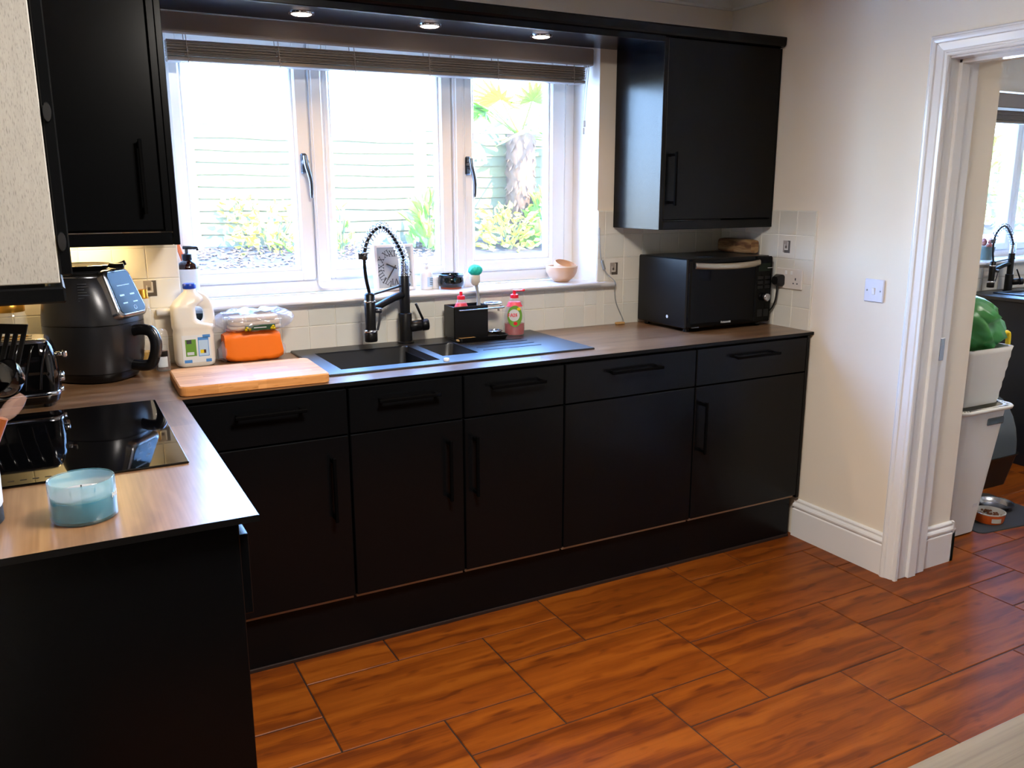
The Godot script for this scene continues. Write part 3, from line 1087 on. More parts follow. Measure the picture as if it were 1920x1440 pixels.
	box(hh, Vector3(0.02, 0.51, 0.171), Vector3(0.13, 0.542, 0.181), 0.005)
	put(hh, "handle_slot", M.litter_grey, h)
	var sk := ms()
	box(sk, Vector3(0.045, 0.13, 0.136), Vector3(0.075, 0.23, 0.142), 0.001)
	put(sk, "sticker", M.print_white, h)
	var sk2 := ms()
	box(sk2, Vector3(0.05, 0.18, 0.141), Vector3(0.070, 0.215, 0.1435), 0.001)
	put(sk2, "sticker", M.blue, h)
	var bk := thing("storage_basket", "off-white textured basket stacked on the laundry hamper", "basket", Vector3(0.645, 0.5925, 0.80))
	var br := []
	for k in 12:
		var t3 := k / 11.0
		br.append(rrect(0, 0.245 * t3, 0, 0.135 + 0.026 * t3 + (0.002 if k % 2 else 0.0), 0.135 + 0.026 * t3 + (0.002 if k % 2 else 0.0), 0.04))
	br.append(rrect(0, 0.245, 0, 0.150, 0.15, 0.04))
	br.append(rrect(0, 0.10, 0, 0.138, 0.138, 0.04))
	var bb := ms()
	loft(bb, br)
	put(bb, "body", M.wicker, bk)
	var gb := thing("plastic_bag", "crumpled bright green plastic bag stuffed on top of the white basket", "bag", Vector3(0.665, 0.765, 0.80))
	var gr := []
	var ns := noise(5, 2.2, 2)
	for k in 15:
		var a2 := PI * k / 14.0
		var ring := []
		for j in 26:
			var b2 := TAU * j / 26.0
			var d := Vector3(sin(a2) * cos(b2), -cos(a2), sin(a2) * sin(b2))
			var r := 1.0 + 0.30 * ns.get_noise_3d(d.x * 0.5 * 3.0, d.y * 1.5, d.z * 1.5) + 0.10 * sin(b2 * 7.0 + a2 * 5.0) * sin(a2)
			ring.append(Vector3(d.x * 0.155, 0.14 + d.y * 0.142, d.z * 0.15) * Vector3(r, 1, r))
		gr.append(ring)
	var gm := ms()
	loft(gm, gr)
	put(gm, "body", M.green_bag, gb)
	var du := thing("dusting_brush", "yellow brush with a dark red handle sticking out behind the green bag", "brush", Vector3(0.872, 0.83, 0.80))
	var dh := ms()
	rod(dh, Vector3(-0.10, -0.02, 0), Vector3(0.085, 0.025, 0.0), 0.010, 10)
	put(dh, "handle", M.red_soap, du)
	var db := ms()
	tube(db, spline([Vector3(0.080, 0.025, 0), Vector3(0.115, 0.028, 0), Vector3(0.130, 0.005, 0), Vector3(0.128, -0.10, 0)], 6), 0.011, 8)
	put(db, "head", M.yellow, du)
	var lb := thing("litter_box", "grey hooded litter box beside the dark utility cabinet", "litter box", Vector3(1.33, 0, 0.42))
	var lr := []
	for k in 8:
		var t4 := k / 7.0
		lr.append(rrect(-0.01, 0.17 + 0.31 * sin(t4 * PI / 2), 0, 0.05 + 0.135 * cos(t4 * PI / 2 * 0.92), 0.08 + 0.13 * cos(t4 * PI / 2 * 0.92), 0.045))
	var lm := ms()
	loft(lm, lr)
	put(lm, "hood", M.litter_grey, lb)
	var lt := ms()
	loft(lt, [rrect(0, 0.0, 0, 0.15, 0.18, 0.04), rrect(0, 0.155, 0, 0.18, 0.21, 0.05), rrect(0, 0.17, 0, 0.19, 0.22, 0.05)])
	put(lt, "tray", M.litter_dark, lb)
	var fm := thing("feeding_mat", "dark grey pet feeding mat on the utility floor", "mat", Vector3(0.98, 0, 0.80), -0.12)
	var fmm := ms()
	loft(fmm, [rrect(0, 0, 0, 0.24, 0.19, 0.03), rrect(0, 0.004, 0, 0.24, 0.19, 0.03), rrect(0, 0.005, 0, 0.236, 0.186, 0.03)])
	put(fmm, "pad", M.mat_grey, fm)
	var pb := thing("pet_bowl", "orange pet bowl of brown kibble at the front of the mat", "bowl", Vector3(0.895, 0.0052, 0.88))
	var po := ms()
	lathe(po, [Vector2(0, 0), Vector2(0.058, 0), Vector2(0.063, 0.01), Vector2(0.066, 0.042)])
	put(po, "bowl", M.dish_orange, pb)
	var pi := ms()
	lathe(pi, [Vector2(0.066, 0.042), Vector2(0.067, 0.047), Vector2(0.064, 0.048), Vector2(0.056, 0.02), Vector2(0, 0.015)])
	put(pi, "inside", M.dish_inside, pb)
	var lab := ms()
	wrap_on(lab, rect(-0.022, 0.010, 0.022, 0.030, 4), 0.0655, Vector3.ZERO, -0.5)
	put(lab, "printed_band", M.dish_inside, pb)
	var kb := MultiMesh.new()
	kb.transform_format = MultiMesh.TRANSFORM_3D
	var km := ms()
	ball(km, Vector3.ZERO, 0.006, Vector3(1, 0.7, 1), 8)
	kb.mesh = km.commit()
	kb.instance_count = 60
	for i in 60:
		var a3 := rng.randf() * TAU
		var rr := sqrt(rng.randf()) * 0.05
		kb.set_instance_transform(i, Transform3D(Basis(Vector3.UP, a3), Vector3(cos(a3) * rr, 0.026 + rng.randf() * 0.010, sin(a3) * rr)))
	var kk := MultiMeshInstance3D.new()
	kk.multimesh = kb
	kk.name = numbered("kibble")
	kk.material_override = M.kibble
	kk.position = Vector3(0.895, 0.0052, 0.88)
	add_child(kk)
	kk.set_meta("kind", "stuff")
	tag(kk, "brown kibble heaped in the orange pet bowl", "pet food")
	var sb := thing("pet_bowl", "shallow stainless steel pet bowl at the back of the mat", "bowl", Vector3(1.075, 0.0052, 0.79))
	var so := ms()
	lathe(so, [Vector2(0, 0), Vector2(0.06, 0), Vector2(0.072, 0.022), Vector2(0.085, 0.025), Vector2(0.085, 0.028), Vector2(0.072, 0.027), Vector2(0.058, 0.006), Vector2(0, 0.004)])
	put(so, "bowl", M.steel, sb)

# ---------- garden ----------
func leaf_card(st, c: Vector3, d: Vector3, side: Vector3, l: float, w: float):
	var n := d.cross(side).normalized()
	var fold := n * w * 0.25
	var p := [c, c + d * l * 0.35 + side * w * 0.5 + fold, c + d * l * 0.75 + side * w * 0.32 + fold, c + d * l, c + d * l * 0.75 - side * w * 0.32 + fold, c + d * l * 0.35 - side * w * 0.5 + fold, c + d * l * 0.55]
	flat(st, p[0], p[1], p[6], n)
	flat(st, p[1], p[2], p[6], n)
	flat(st, p[2], p[3], p[6], n)
	flat(st, p[3], p[4], p[6], n)
	flat(st, p[4], p[5], p[6], n)
	flat(st, p[5], p[0], p[6], n)

func shrub(label: String, p: Vector3, size: Vector3, n: int, leaf: float, m: String, upright := 0.3, called := "shrub"):
	var t := thing(called, label, "shrub", p)
	var f := ms()
	for i in n:
		var d := Vector3(rng.randf_range(-1, 1), rng.randf_range(0, 1), rng.randf_range(-1, 1))
		if d.length() > 1.25:
			continue
		var dir := (Vector3(d.x, 0, d.z) + Vector3(rng.randf_range(-0.7, 0.7), upright + rng.randf_range(-0.5, 0.6), rng.randf_range(-0.7, 0.7))).normalized()
		var side := dir.cross(Vector3(rng.randf_range(-1, 1), rng.randf_range(-1, 1), rng.randf_range(-1, 1))).normalized()
		leaf_card(f, d * size, dir, side, leaf * rng.randf_range(0.7, 1.3), leaf * 0.5)
	var fo := put(f, "foliage", M[m], t)
	fo.set_meta("kind", "stuff")
	var s := ms()
	for i in 6:
		var e := Vector3(rng.randf_range(-0.7, 0.7) * size.x, size.y * rng.randf_range(0.6, 0.95), rng.randf_range(-0.7, 0.7) * size.z)
		tube(s, [Vector3(e.x * 0.1, 0, e.z * 0.1), e * 0.5, e], [0.012, 0.009, 0.004], 6)
	put(s, "stem", M.stem, t)
	return t

func garden():
	# paving, pale retaining wall, raised bed
	var g := ms()
	box(g, Vector3(-9, -0.3, -9), Vector3(22, -0.15, -0.3), 0.0)
	var go := struct(g, "ground", M.stone_pale, "pale paving outside the window")
	go.set_meta("category", "ground")
	var r := ms()
	prism(r, [Vector2(-2.9, -2.6), Vector2(-2.1, -2.75), Vector2(-1.35, -3.5), Vector2(-0.6, -3.3), Vector2(1.0, -3.25), Vector2(22, -3.2), Vector2(22, -3.7), Vector2(-2.9, -3.7)], Vector3(0, -0.15, 0), Vector3.RIGHT, Vector3(0, 0, 1), Vector3(0, 1.12, 0))
	var ro := struct(r, "trim_5", M.stone_pale, "pale low garden wall holding up the raised bed")
	ro.set_meta("category", "garden wall")
	var b := ms()
	prism(b, [Vector2(-2.95, 0.90), Vector2(-2.95, 0.965), Vector2(-3.4, 1.0), Vector2(-4.1, 1.075), Vector2(-9, 1.1), Vector2(-9, 0.9)], Vector3(-2.88, 0, 0), Vector3(0, 0, 1), Vector3.UP, Vector3(1.78, 0, 0))
	prism(b, [Vector2(-3.42, 0.90), Vector2(-3.42, 0.975), Vector2(-4.1, 1.075), Vector2(-9, 1.1), Vector2(-9, 0.9)], Vector3(-1.1, 0, 0), Vector3(0, 0, 1), Vector3.UP, Vector3(23, 0, 0))
	var bo := struct(b, "soil", M.mulch, "dark bark mulch bed along the foot of the fence")
	bo.set_meta("category", "soil")
	var mm := MultiMesh.new()
	mm.transform_format = MultiMesh.TRANSFORM_3D
	var cm := ms()
	box(cm, Vector3(-0.022, -0.004, -0.009), Vector3(0.022, 0.004, 0.009), 0.002)
	mm.mesh = cm.commit()
	mm.instance_count = 900
	for i in 900:
		var z := rng.randf_range(-3.95, -3.0)
		mm.set_instance_transform(i, Transform3D(Basis.from_euler(Vector3(rng.randf_range(-0.5, 0.5), rng.randf() * TAU, rng.randf_range(-0.5, 0.5))), Vector3(rng.randf_range(-2.6, 0.2), 0.968 + maxf(0.0, -z - 2.95) * 0.094, z)))
	var mi := MultiMeshInstance3D.new()
	mi.name = "bark_chips"
	mi.multimesh = mm
	mi.material_override = M.chip
	add_child(mi)
	mi.set_meta("kind", "stuff")
	tag(mi, "scattered bark chips on the raised bed", "mulch")
	# overlap fence
	var bm := []
	for k in 3:
		var s := ms()
		var w := 1.80
		var rings := []
		for i in 7:
			var x := w * i / 6.0
			var o := 0.006 * sin(i * 2.1 + k)
			rings.append([Vector3(x, -0.052 + o, 0.012), Vector3(x, 0.052 + o * 0.6, -0.002), Vector3(x, 0.052 + o * 0.6, -0.010), Vector3(x, -0.052 + o, 0.0)])
		loft(s, rings)
		bm.append(s.commit())
	for i in 8:
		var x0 := -1.72 + i * 1.9
		var t := thing("fence_panel", ["sunlit fence panel behind the window casement above the milk bottle", "sunlit fence panel behind the middle window pane", "sunlit fence panel behind the palm trunk", "fence panel just past the palm", "next fence panel on beyond the palm", "fence panel hidden beyond the kitchen corner", "fence panel first seen through the utility window", "last fence panel seen through the utility window"][i], "fence", Vector3(x0, 1.06, -4.0), 0.0, "garden fence panels")
		for k in 10:
			var o := put(bm[(k + i) % 3], "board", M.fence_green if i == 2 else (M.fence_a if (k + i) % 2 else M.fence_b), t)
			o.position = Vector3(0, 0.06 + k * 0.092, 0)
		var p := ms()
		box(p, Vector3(-0.09, -0.05, -0.05), Vector3(0.0, 1.02, 0.04), 0.004)
		put(p, "post", M.fence_post, t)
		var ca := ms()
		box(ca, Vector3(0, 0.965, -0.03), Vector3(1.8, 0.985, 0.03), 0.003)
		box(ca, Vector3(0.88, 0.02, 0.005), Vector3(0.92, 0.965, 0.025), 0.003)
		put(ca, "batten", M.fence_post, t)
	# planting
	shrub("yellow green shrub in front of the fence, seen beside the casement mullion", Vector3(-1.22, 1.0, -3.75), Vector3(0.30, 0.42, 0.16), 240, 0.075, "leaf_yellow")
	shrub("small leafy plant low down by the mulch", Vector3(-1.02, 0.98, -3.62), Vector3(0.16, 0.16, 0.10), 70, 0.09, "leaf_green")
	shrub("pale green climber on the fence", Vector3(-1.45, 1.25, -3.9), Vector3(0.12, 0.18, 0.06), 40, 0.07, "leaf_yellow")
	shrub("strappy plant seen behind the clock", Vector3(0.04, 1.0, -3.6), Vector3(0.14, 0.40, 0.10), 90, 0.16, "leaf_green", 1.2)
	shrub("pale shrub between the clock and the tall mullion", Vector3(0.30, 0.98, -3.7), Vector3(0.22, 0.34, 0.12), 120, 0.08, "leaf_yellow")
	shrub("low bright border plants under the palm", Vector3(0.78, 0.99, -3.58), Vector3(0.24, 0.38, 0.12), 240, 0.085, "leaf_yellow")
	shrub("tall green grassy clump beside the palm trunk", Vector3(1.20, 0.99, -3.56), Vector3(0.16, 0.42, 0.10), 130, 0.17, "leaf_green", 1.3)
	shrub("low leafy clump at the foot of the middle pane", Vector3(-0.72, 0.98, -3.6), Vector3(0.10, 0.42, 0.08), 60, 0.07, "leaf_green", 0.8)
	var tl: Node3D = shrub("blue green tree top rising above the fence", Vector3(-2.2, 1.55, -5.0), Vector3(0.24, 0.62, 0.2), 200, 0.08, "leaf_teal", 0.3, "tree")
	var tt := ms()
	tube(tt, [Vector3(0, -0.6, 0), Vector3(0.02, 0.3, 0)], [0.04, 0.02], 8)
	put(tt, "trunk", M.trunk, tl)
	tl.set_meta("category", "tree")
	for i in 4:
		shrub(["hedge beyond the utility window", "second hedge beyond the utility window", "third hedge beyond the utility window", "fourth hedge beyond the utility window"][i], Vector3(5.2 + i * 1.7, 1.02, -3.55), Vector3(0.7, 1.2, 0.22), 220, 0.16, "leaf_green", 0.3, "hedge")
	# palm
	var pm := thing("palm_tree", "fan palm with a shaggy brown trunk seen through the end casement", "tree", Vector3(1.04, 1.04, -3.84))
	var tr := ms()
	var rg := []
	for i in 15:
		var y := i / 14.0 * 0.95
		var ring := []
		for j in 16:
			var a := TAU * j / 16.0
			var rr := 0.085 + 0.02 * sin(j * 2.4 + i * 1.9) + (0.03 if i > 4 else 0.0) + 0.012 * (i % 2)
			ring.append(Vector3(cos(a) * rr, y, sin(a) * rr))
		rg.append(ring)
	loft(tr, rg)
	for i in 130:
		var a := rng.randf() * TAU
		var y := rng.randf_range(0.1, 0.95)
		var o := Vector3(cos(a), 0, sin(a))
		leaf_card(tr, o * 0.10 + Vector3(0, y, 0), (o * 0.5 + Vector3(0, -0.9, 0)).normalized(), o.cross(Vector3.UP), 0.10, 0.03)
	put(tr, "trunk", M.trunk, pm)
	for i in 17:
		var a := TAU * i / 17.0 + rng.randf_range(-0.2, 0.2)
		var lift := rng.randf_range(-0.35, 0.8)
		var d := Vector3(cos(a), lift, sin(a) * 0.6).normalized()
		var tip := Vector3(0, 0.95, 0) + d * rng.randf_range(0.26, 0.50)
		var fr := ms()
		tube(fr, [Vector3(0, 0.93, 0), tip], [0.012, 0.008], 6)
		var side := d.cross(Vector3.UP).normalized()
		var up := side.cross(d).normalized()
		for k in 13:
			var b2 := (k - 6) * 0.22
			var dir := (d * cos(b2) + side * sin(b2) - up * 0.25 * absf(b2) - Vector3(0, 0.25, 0)).normalized()
			leaf_card(fr, tip, dir, dir.cross(up).normalized(), 0.36, 0.05)
		put(fr, "frond", M.leaf_yellow if i % 3 == 0 else M.leaf_green, pm)

# ---------- kitchen units ----------
func bar_handle(parent: Node3D, a: Vector3, b: Vector3, out: Vector3):
	var h := ms()
	var d := (b - a).normalized()
	var off := out * 0.030
	var side := d.cross(out) * 0.005
	var bx := Transform3D(Basis(d, side.normalized(), out), (a + b) / 2 + off)
	var l := (b - a).length() / 2
	box(h, Vector3(-l, -0.005, -0.005), Vector3(l, 0.005, 0.005), 0.0015, bx)
	for s in [-1.0, 1.0]:
		box(h, Vector3(s * (l - 0.012) - 0.006, -0.005, -0.030), Vector3(s * (l - 0.012) + 0.006, 0.005, -0.004), 0.0012, bx)
	put(h, "handle", M.black_bar, parent)

func base_unit(x0: float, x1: float, label: String, drawer_handle: bool, door_handle: int):
	var t := thing("base_cabinet", label, "cabinet", Vector3(x0, 0, 0), 0.0, "black base cabinets under the sink worktop")
	var w := x1 - x0
	var c := ms()
	box(c, Vector3(0.001, 0.188, 0.03), Vector3(0.019, 0.8965, 0.568), 0.001)
	box(c, Vector3(w - 0.019, 0.188, 0.03), Vector3(w - 0.001, 0.8965, 0.568), 0.001)
	box(c, Vector3(0.019, 0.1885, 0.03), Vector3(w - 0.019, 0.206, 0.567), 0.0)
	box(c, Vector3(0.019, 0.206, 0.03), Vector3(w - 0.019, 0.70, 0.038), 0.0)
	box(c, Vector3(0.019, 0.855, 0.552), Vector3(w - 0.019, 0.8965, 0.567), 0.0)
	box(c, Vector3(0.019, 0.725, 0.552), Vector3(w - 0.019, 0.760, 0.567), 0.0)
	put(c, "carcass", M.cabinet_edge, t)
	var e := ms()
	box(e, Vector3(0.004, 0.1845, 0.10), Vector3(w - 0.004, 0.192, 0.5755), 0.0006)
	put(e, "carcass_edge", M.carcass, t)
	var dr := put(ms_box(Vector3(0.0025, 0.7445, 0.572), Vector3(w - 0.0025, 0.888, 0.592), 0.002), "drawer", M.cabinet, t)
	var dl := 0.105 if w < 0.5 else 0.115
	var cx := w / 2
	if drawer_handle:
		bar_handle(dr, Vector3(cx - dl, 0.843, 0.592), Vector3(cx + dl, 0.843, 0.592), Vector3(0, 0, 1))
	var d := put(ms_box(Vector3(0.0025, 0.199, 0.572), Vector3(w - 0.0025, 0.7395, 0.592), 0.002), "door", M.cabinet, t)
	if door_handle != 0:
		var hx := 0.035 if door_handle < 0 else w - 0.06
		bar_handle(d, Vector3(hx, 0.472, 0.592), Vector3(hx, 0.682, 0.592), Vector3(0, 0, 1))

func base_units():
	base_unit(-2.482, -2.005, "black drawer-over-door cabinet in the corner beside the hob run", true, 1)
	base_unit(-2.003, -1.612, "black cabinet below the large sink bowl, its bar handle near the next door", true, 1)
	base_unit(-1.610, -1.218, "black cabinet below the sink drainer with handle at its near edge", true, -1)
	base_unit(-1.216, -0.624, "wide black cabinet front without a door handle", true, 0)
	base_unit(-0.622, -0.036, "black cabinet below the microwave, next to the cream wall", true, -1)
	var p := thing("plinth", "long black plinth under the sink cabinets", "plinth", Vector3(-2.48, 0, 0.545))
	put(ms_box(Vector3(0, 0.004, 0), Vector3(2.44, 0.184, 0.016), 0.001), "board", M.cabinet, p)
	put(ms_box(Vector3(0, 0.0, 0.004), Vector3(2.44, 0.012, 0.022), 0.001), "floor_seal", M.floor_joint, p)
	var ep := thing("end_filler", "narrow black filler strip where the base cabinets meet the wall", "filler", Vector3(-0.035, 0, 0.03))
	put(ms_box(Vector3(0, 0.185, 0), Vector3(0.014, 0.8965, 0.56), 0.001), "board", M.cabinet, ep)
	# the run along the hob wall
	var l := thing("base_cabinet", "black base cabinet under the hob worktop, its large plain end panel nearest the camera", "cabinet", Vector3(LEFT + 0.004, 0, 0.60))
	put(ms_box(Vector3(0.02, 0.15, 0.0), Vector3(0.560, 0.8965, 0.952), 0.001), "carcass", M.cabinet_edge, l)
	put(ms_box(Vector3(0.05, 0.0, 0.0), Vector3(0.52, 0.149, 0.95), 0.001), "plinth", M.cabinet, l)
	var fy := [[0.70, 0.86], [0.45, 0.695], [0.16, 0.445]]
	for i in 3:
		for s in 2:
			var z0 := 0.012 + s * 0.47
			put(ms_box(Vector3(0.563, fy[i][0], z0), Vector3(0.582 if i == 0 else 0.5625 + 0.003, fy[i][1], z0 + 0.464), 0.0015), "drawer", M.cabinet, l)
	put(ms_box(Vector3(0, 0.0, 0.9535), Vector3(0.562, 0.8965, 0.9725), 0.0015), "end_panel", M.cabinet, l)

func wall_units():
	# cabinet over the microwave
	var t := thing("wall_cabinet", "black wall cabinet above the microwave", "cabinet", Vector3(-0.62, 0, 0))
	var c := ms()
	box(c, Vector3(0.0, 1.33, 0.008), Vector3(0.018, 2.055, 0.325), 0.0015)
	put(c, "side_panel", M.cabinet, t)
	var b := ms()
	box(b, Vector3(0.018, 1.366, 0.008), Vector3(0.600, 2.055, 0.303), 0.001)
	put(b, "carcass", M.cabinet_edge, t)
	put(ms_box(Vector3(0.600, 1.33, 0.008), Vector3(0.616, 2.055, 0.318), 0.0015), "side_panel", M.cabinet_edge, t)
	put(ms_box(Vector3(0.0185, 1.33, 0.306), Vector3(0.5995, 1.3645, 0.326), 0.002), "light_pelmet", M.cabinet, t)
	var d := put(ms_box(Vector3(0.0195, 1.369, 0.305), Vector3(0.5985, 2.0545, 0.3255), 0.002), "door", M.cabinet, t)
	bar_handle(d, Vector3(0.052, 1.425, 0.3255), Vector3(0.052, 1.632, 0.3255), Vector3(0, 0, 1))
	# cabinet in the corner over the air fryer
	var k := thing("wall_cabinet", "black wall cabinet above the air fryer", "cabinet", Vector3(-3.06, 0, 0))
	put(ms_box(Vector3(0.0, 1.366, 0.008), Vector3(0.622, 2.055, 0.303), 0.001), "carcass", M.cabinet_edge, k)
	put(ms_box(Vector3(0.624, 1.327, 0.008), Vector3(0.642, 2.055, 0.330), 0.0015), "side_panel", M.cabinet, k)
	put(ms_box(Vector3(0.30, 1.327, 0.306), Vector3(0.623, 1.3635, 0.328), 0.002), "light_pelmet", M.cabinet, k)
	var kd := put(ms_box(Vector3(0.30, 1.372, 0.305), Vector3(0.6, 2.0545, 0.325), 0.002), "door", M.cabinet, k)
	put(ms_box(Vector3(0.603, 1.366, 0.304), Vector3(0.6235, 2.055, 0.328), 0.0015), "stile", M.cabinet, k)
	bar_handle(kd, Vector3(0.552, 1.42, 0.325), Vector3(0.552, 1.63, 0.325), Vector3(0, 0, 1))
	# near cabinet on the hob wall, with its pale end
	var n := thing("wall_cabinet", "pale wood-grain end of the near wall cabinet with a dark door edge", "cabinet", Vector3(LEFT + 0.004, 0, 0.62))
	put(ms_box(Vector3(0.0, 1.34, 0.935), Vector3(0.322, 2.10, 0.953), 0.0015), "end_panel", M.pale_panel, n)
	put(ms_box(Vector3(0.0, 1.34, 0.0), Vector3(0.30, 2.10, 0.933), 0.001), "carcass", M.cabinet_edge, n)
	var nd := put(ms_box(Vector3(0.3235, 1.352, 0.40), Vector3(0.341, 2.10, 0.9515), 0.002), "door", M.cabinet, n)
	put(ms_box(Vector3(0.3235, 1.352, 0.0), Vector3(0.341, 2.10, 0.396), 0.002), "door", M.cabinet, n)
	for y in [1.597, 1.404]:
		var h := ms()
		lathe(h, [Vector2(0, -0.002), Vector2(0.0085, -0.002), Vector2(0.0095, 0), Vector2(0.0085, 0.002), Vector2(0, 0.002)], Transform3D(Basis(Vector3(1, 0, 0), PI / 2) * Basis.from_scale(Vector3(0.62, 1, 1.6)), Vector3(0.331, y, 0.9525)), 20)
		box(h, Vector3(0.326, y - 0.010, 0.951), Vector3(0.336, y + 0.010, 0.9535), 0.001)
		put(h, "hinge", M.pewter, nd)
	put(ms_box(Vector3(0.0, 1.309, 0.93), Vector3(0.328, 1.3345, 0.955), 0.003), "light_pelmet", M.cabinet, n)
	put(ms_box(Vector3(0.305, 1.309, 0.0), Vector3(0.328, 1.334, 0.929), 0.003), "light_pelmet", M.cabinet, n)
	put(ms_box(Vector3(0.0, 1.3295, 0.0), Vector3(0.300, 1.3398, 0.945), 0.0005), "base_board", M.cabinet_edge, n)
	# bridging shelf over the window with its fascia and cornice
	var p := thing("bridging_pelmet", "dark board bridging the wall cabinets above the window, with a stepped cornice", "pelmet", Vector3(-2.416, 0, 0))
	put(ms_box(Vector3(0.0, 2.05, 0.004), Vector3(1.795, 2.068, 0.315), 0.001), "soffit", M.cabinet, p)
	put(ms_box(Vector3(0.0, 2.035, 0.316), Vector3(1.795, 2.062, 0.334), 0.002), "fascia", M.cabinet, p)
	var cp := [Vector2(0, 0), Vector2(0.003, 0.010), Vector2(0.010, 0.016), Vector2(0.033, 0.018), Vector2(0.039, 0.016), Vector2(0.039, -0.03), Vector2(0, -0.03)]
	var cs := ms()
	mould(cs, cp, Vector3(-0.66, 2.056, 0.334), Vector3(2.398, 2.056, 0.334), Vector3.UP, Vector3(0, 0, 1))
	put(cs, "cornice", M.cabinet, p)
	for i in 3:
		var x: float = [-1.962, -1.510, -1.058][i]
		var s := thing("spotlight", ["first recessed spotlight over the tap side of the window", "middle recessed spotlight above the window", "recessed spotlight nearest the wall cabinet over the window"][i], "lamp", Vector3(x, 2.05, 0.14), 0.0, "spotlights under the bridging pelmet")
		var a := ms()
		lathe(a, [Vector2(0.033, -0.004), Vector2(0.042, -0.003), Vector2(0.043, -0.0003), Vector2(0.0, -0.0003)])
		put(a, "bezel", M.chrome, s)
		var b2 := ms()
		lathe(b2, [Vector2(0, -0.0065), Vector2(0.029, -0.0055), Vector2(0.034, -0.002), Vector2(0, -0.0018)])
		put(b2, "lamp", glow("spot_glow", Color(1.0, 0.88, 0.78), 9.0) if i == 0 else M.spot_glow, s)
		var l := SpotLight3D.new()
		l.name = "spotlight_light"
		l.position = Vector3(x, 2.042, 0.14)
		l.rotation_degrees = Vector3(-90, 0, 0)
		l.spot_angle = 62
		l.spot_angle_attenuation = 0.8
		l.light_color = Color(1.0, 0.80, 0.58)
		l.light_energy = 0.30
		l.light_size = 0.025
		l.spot_range = 8
		l.spot_attenuation = 2
		l.shadow_enabled = true
		add_child(l)
	# strip light under the corner cabinet
	var u := thing("under_cabinet_light", "small warm strip light below the cabinet above the air fryer", "lamp", Vector3(-2.70, 1.3655, 0.09))
	put(ms_box(Vector3(-0.14, -0.014, -0.02), Vector3(0.14, 0, 0.02), 0.003), "housing", M.white_plastic, u)
	put(ms_box(Vector3(-0.13, -0.017, -0.014), Vector3(0.13, -0.0142, 0.014), 0.001), "lamp", glow("strip_glow", Color(1.0, 0.82, 0.5), 6.0), u)
	var al := AreaLight3D.new()
	al.name = "under_cabinet_lamp_light"
	al.area_size = Vector2(0.26, 0.026)
	al.position = Vector3(-2.70, 1.347, 0.09)
	al.rotation_degrees = Vector3(-90, 0, 0)
	al.light_color = Color(1.0, 0.86, 0.60)
	al.light_energy = 0.16
	al.shadow_enabled = true
	add_child(al)

func top_sheet(st, x0: float, x1: float, z0: float, z1: float, y: float, swap: bool):
	var p := [Vector3(x0, y, z0), Vector3(x1, y, z0), Vector3(x1, y, z1), Vector3(x0, y, z1)]
	var uv := []
	for q in p:
		uv.append(Vector2(q.z + 0.37, q.x + 0.2) if swap else Vector2(q.x, q.z))
	tri(st, p[0], p[1], p[2], Vector3.UP, Vector3.UP, Vector3.UP, uv[0], uv[1], uv[2])
	tri(st, p[0], p[2], p[3], Vector3.UP, Vector3.UP, Vector3.UP, uv[0], uv[2], uv[3])

func worktops():
	# main run, cut out for the two sink bowls
	var y0 := 0.8975
	var y1 := 0.9092
	var t := thing("worktop", "brown wood-grain worktop along the window wall with a thin black edge", "worktop", Vector3.ZERO)
	var core := ms()
	var xs := [[LEFT + 0.004, -1.99, 0.007, 0.594], [-1.99, -1.428, 0.007, 0.095], [-1.99, -1.428, 0.448, 0.594], [-1.428, -0.004, 0.007, 0.594]]
	for x in xs:
		box(core, Vector3(x[0], y0, x[2]), Vector3(x[1], y1, x[3]), 0.0)
	put(core, "core", M.dark_core, t)
	var top := ms()
	for x in xs:
		top_sheet(top, x[0], x[1], x[2], x[3] - (0.001 if x[3] > 0.5 else 0.0), 0.91, false)
	put(top, "laminate", M.worktop, t)
	var l := thing("worktop", "brown wood-grain worktop of the hob run that ends nearest the camera", "worktop", Vector3.ZERO)
	put(ms_box(Vector3(LEFT + 0.004, y0, 0.5945), Vector3(-2.483, y1, 1.591), 0.0), "core", M.dark_core, l)
	var lt := ms()
	top_sheet(lt, LEFT + 0.004, -2.484, 0.5945, 1.59, 0.91, true)
	put(lt, "laminate", M.worktop, l)
	var h := thing("hob", "black glass hob set into the worktop", "hob", Vector3(-2.55, 0.9102, 0.575))
	put(ms_box(Vector3(-0.50, 0, 0), Vector3(0, 0.005, 0.64), 0.002), "glass", M.hob_glass, h)
	var m := ms()
	for i in 8:
		box(m, Vector3(-0.34 + i * 0.022, 0.0049, 0.606), Vector3(-0.328 + i * 0.022, 0.0052, 0.612), 0.0)
	put(m, "touch_controls", M.cabinet_edge, h)

func bowl(st, x0: float, x1: float, z0: float, z1: float, top: float, depth: float):
	var cx := (x0 + x1) / 2
	var cz := (z0 + z1) / 2
	var hx := (x1 - x0) / 2
	var hz := (z1 - z0) / 2
	var rings := [rrect(cx, top, cz, hx + 0.004, hz + 0.004, 0.03), rrect(cx, top - 0.006, cz, hx, hz, 0.028), rrect(cx, top - depth + 0.03, cz, hx - 0.012, hz - 0.012, 0.03), rrect(cx, top - depth, cz, hx - 0.035, hz - 0.035, 0.03)]
	loft(st, rings, false, true)

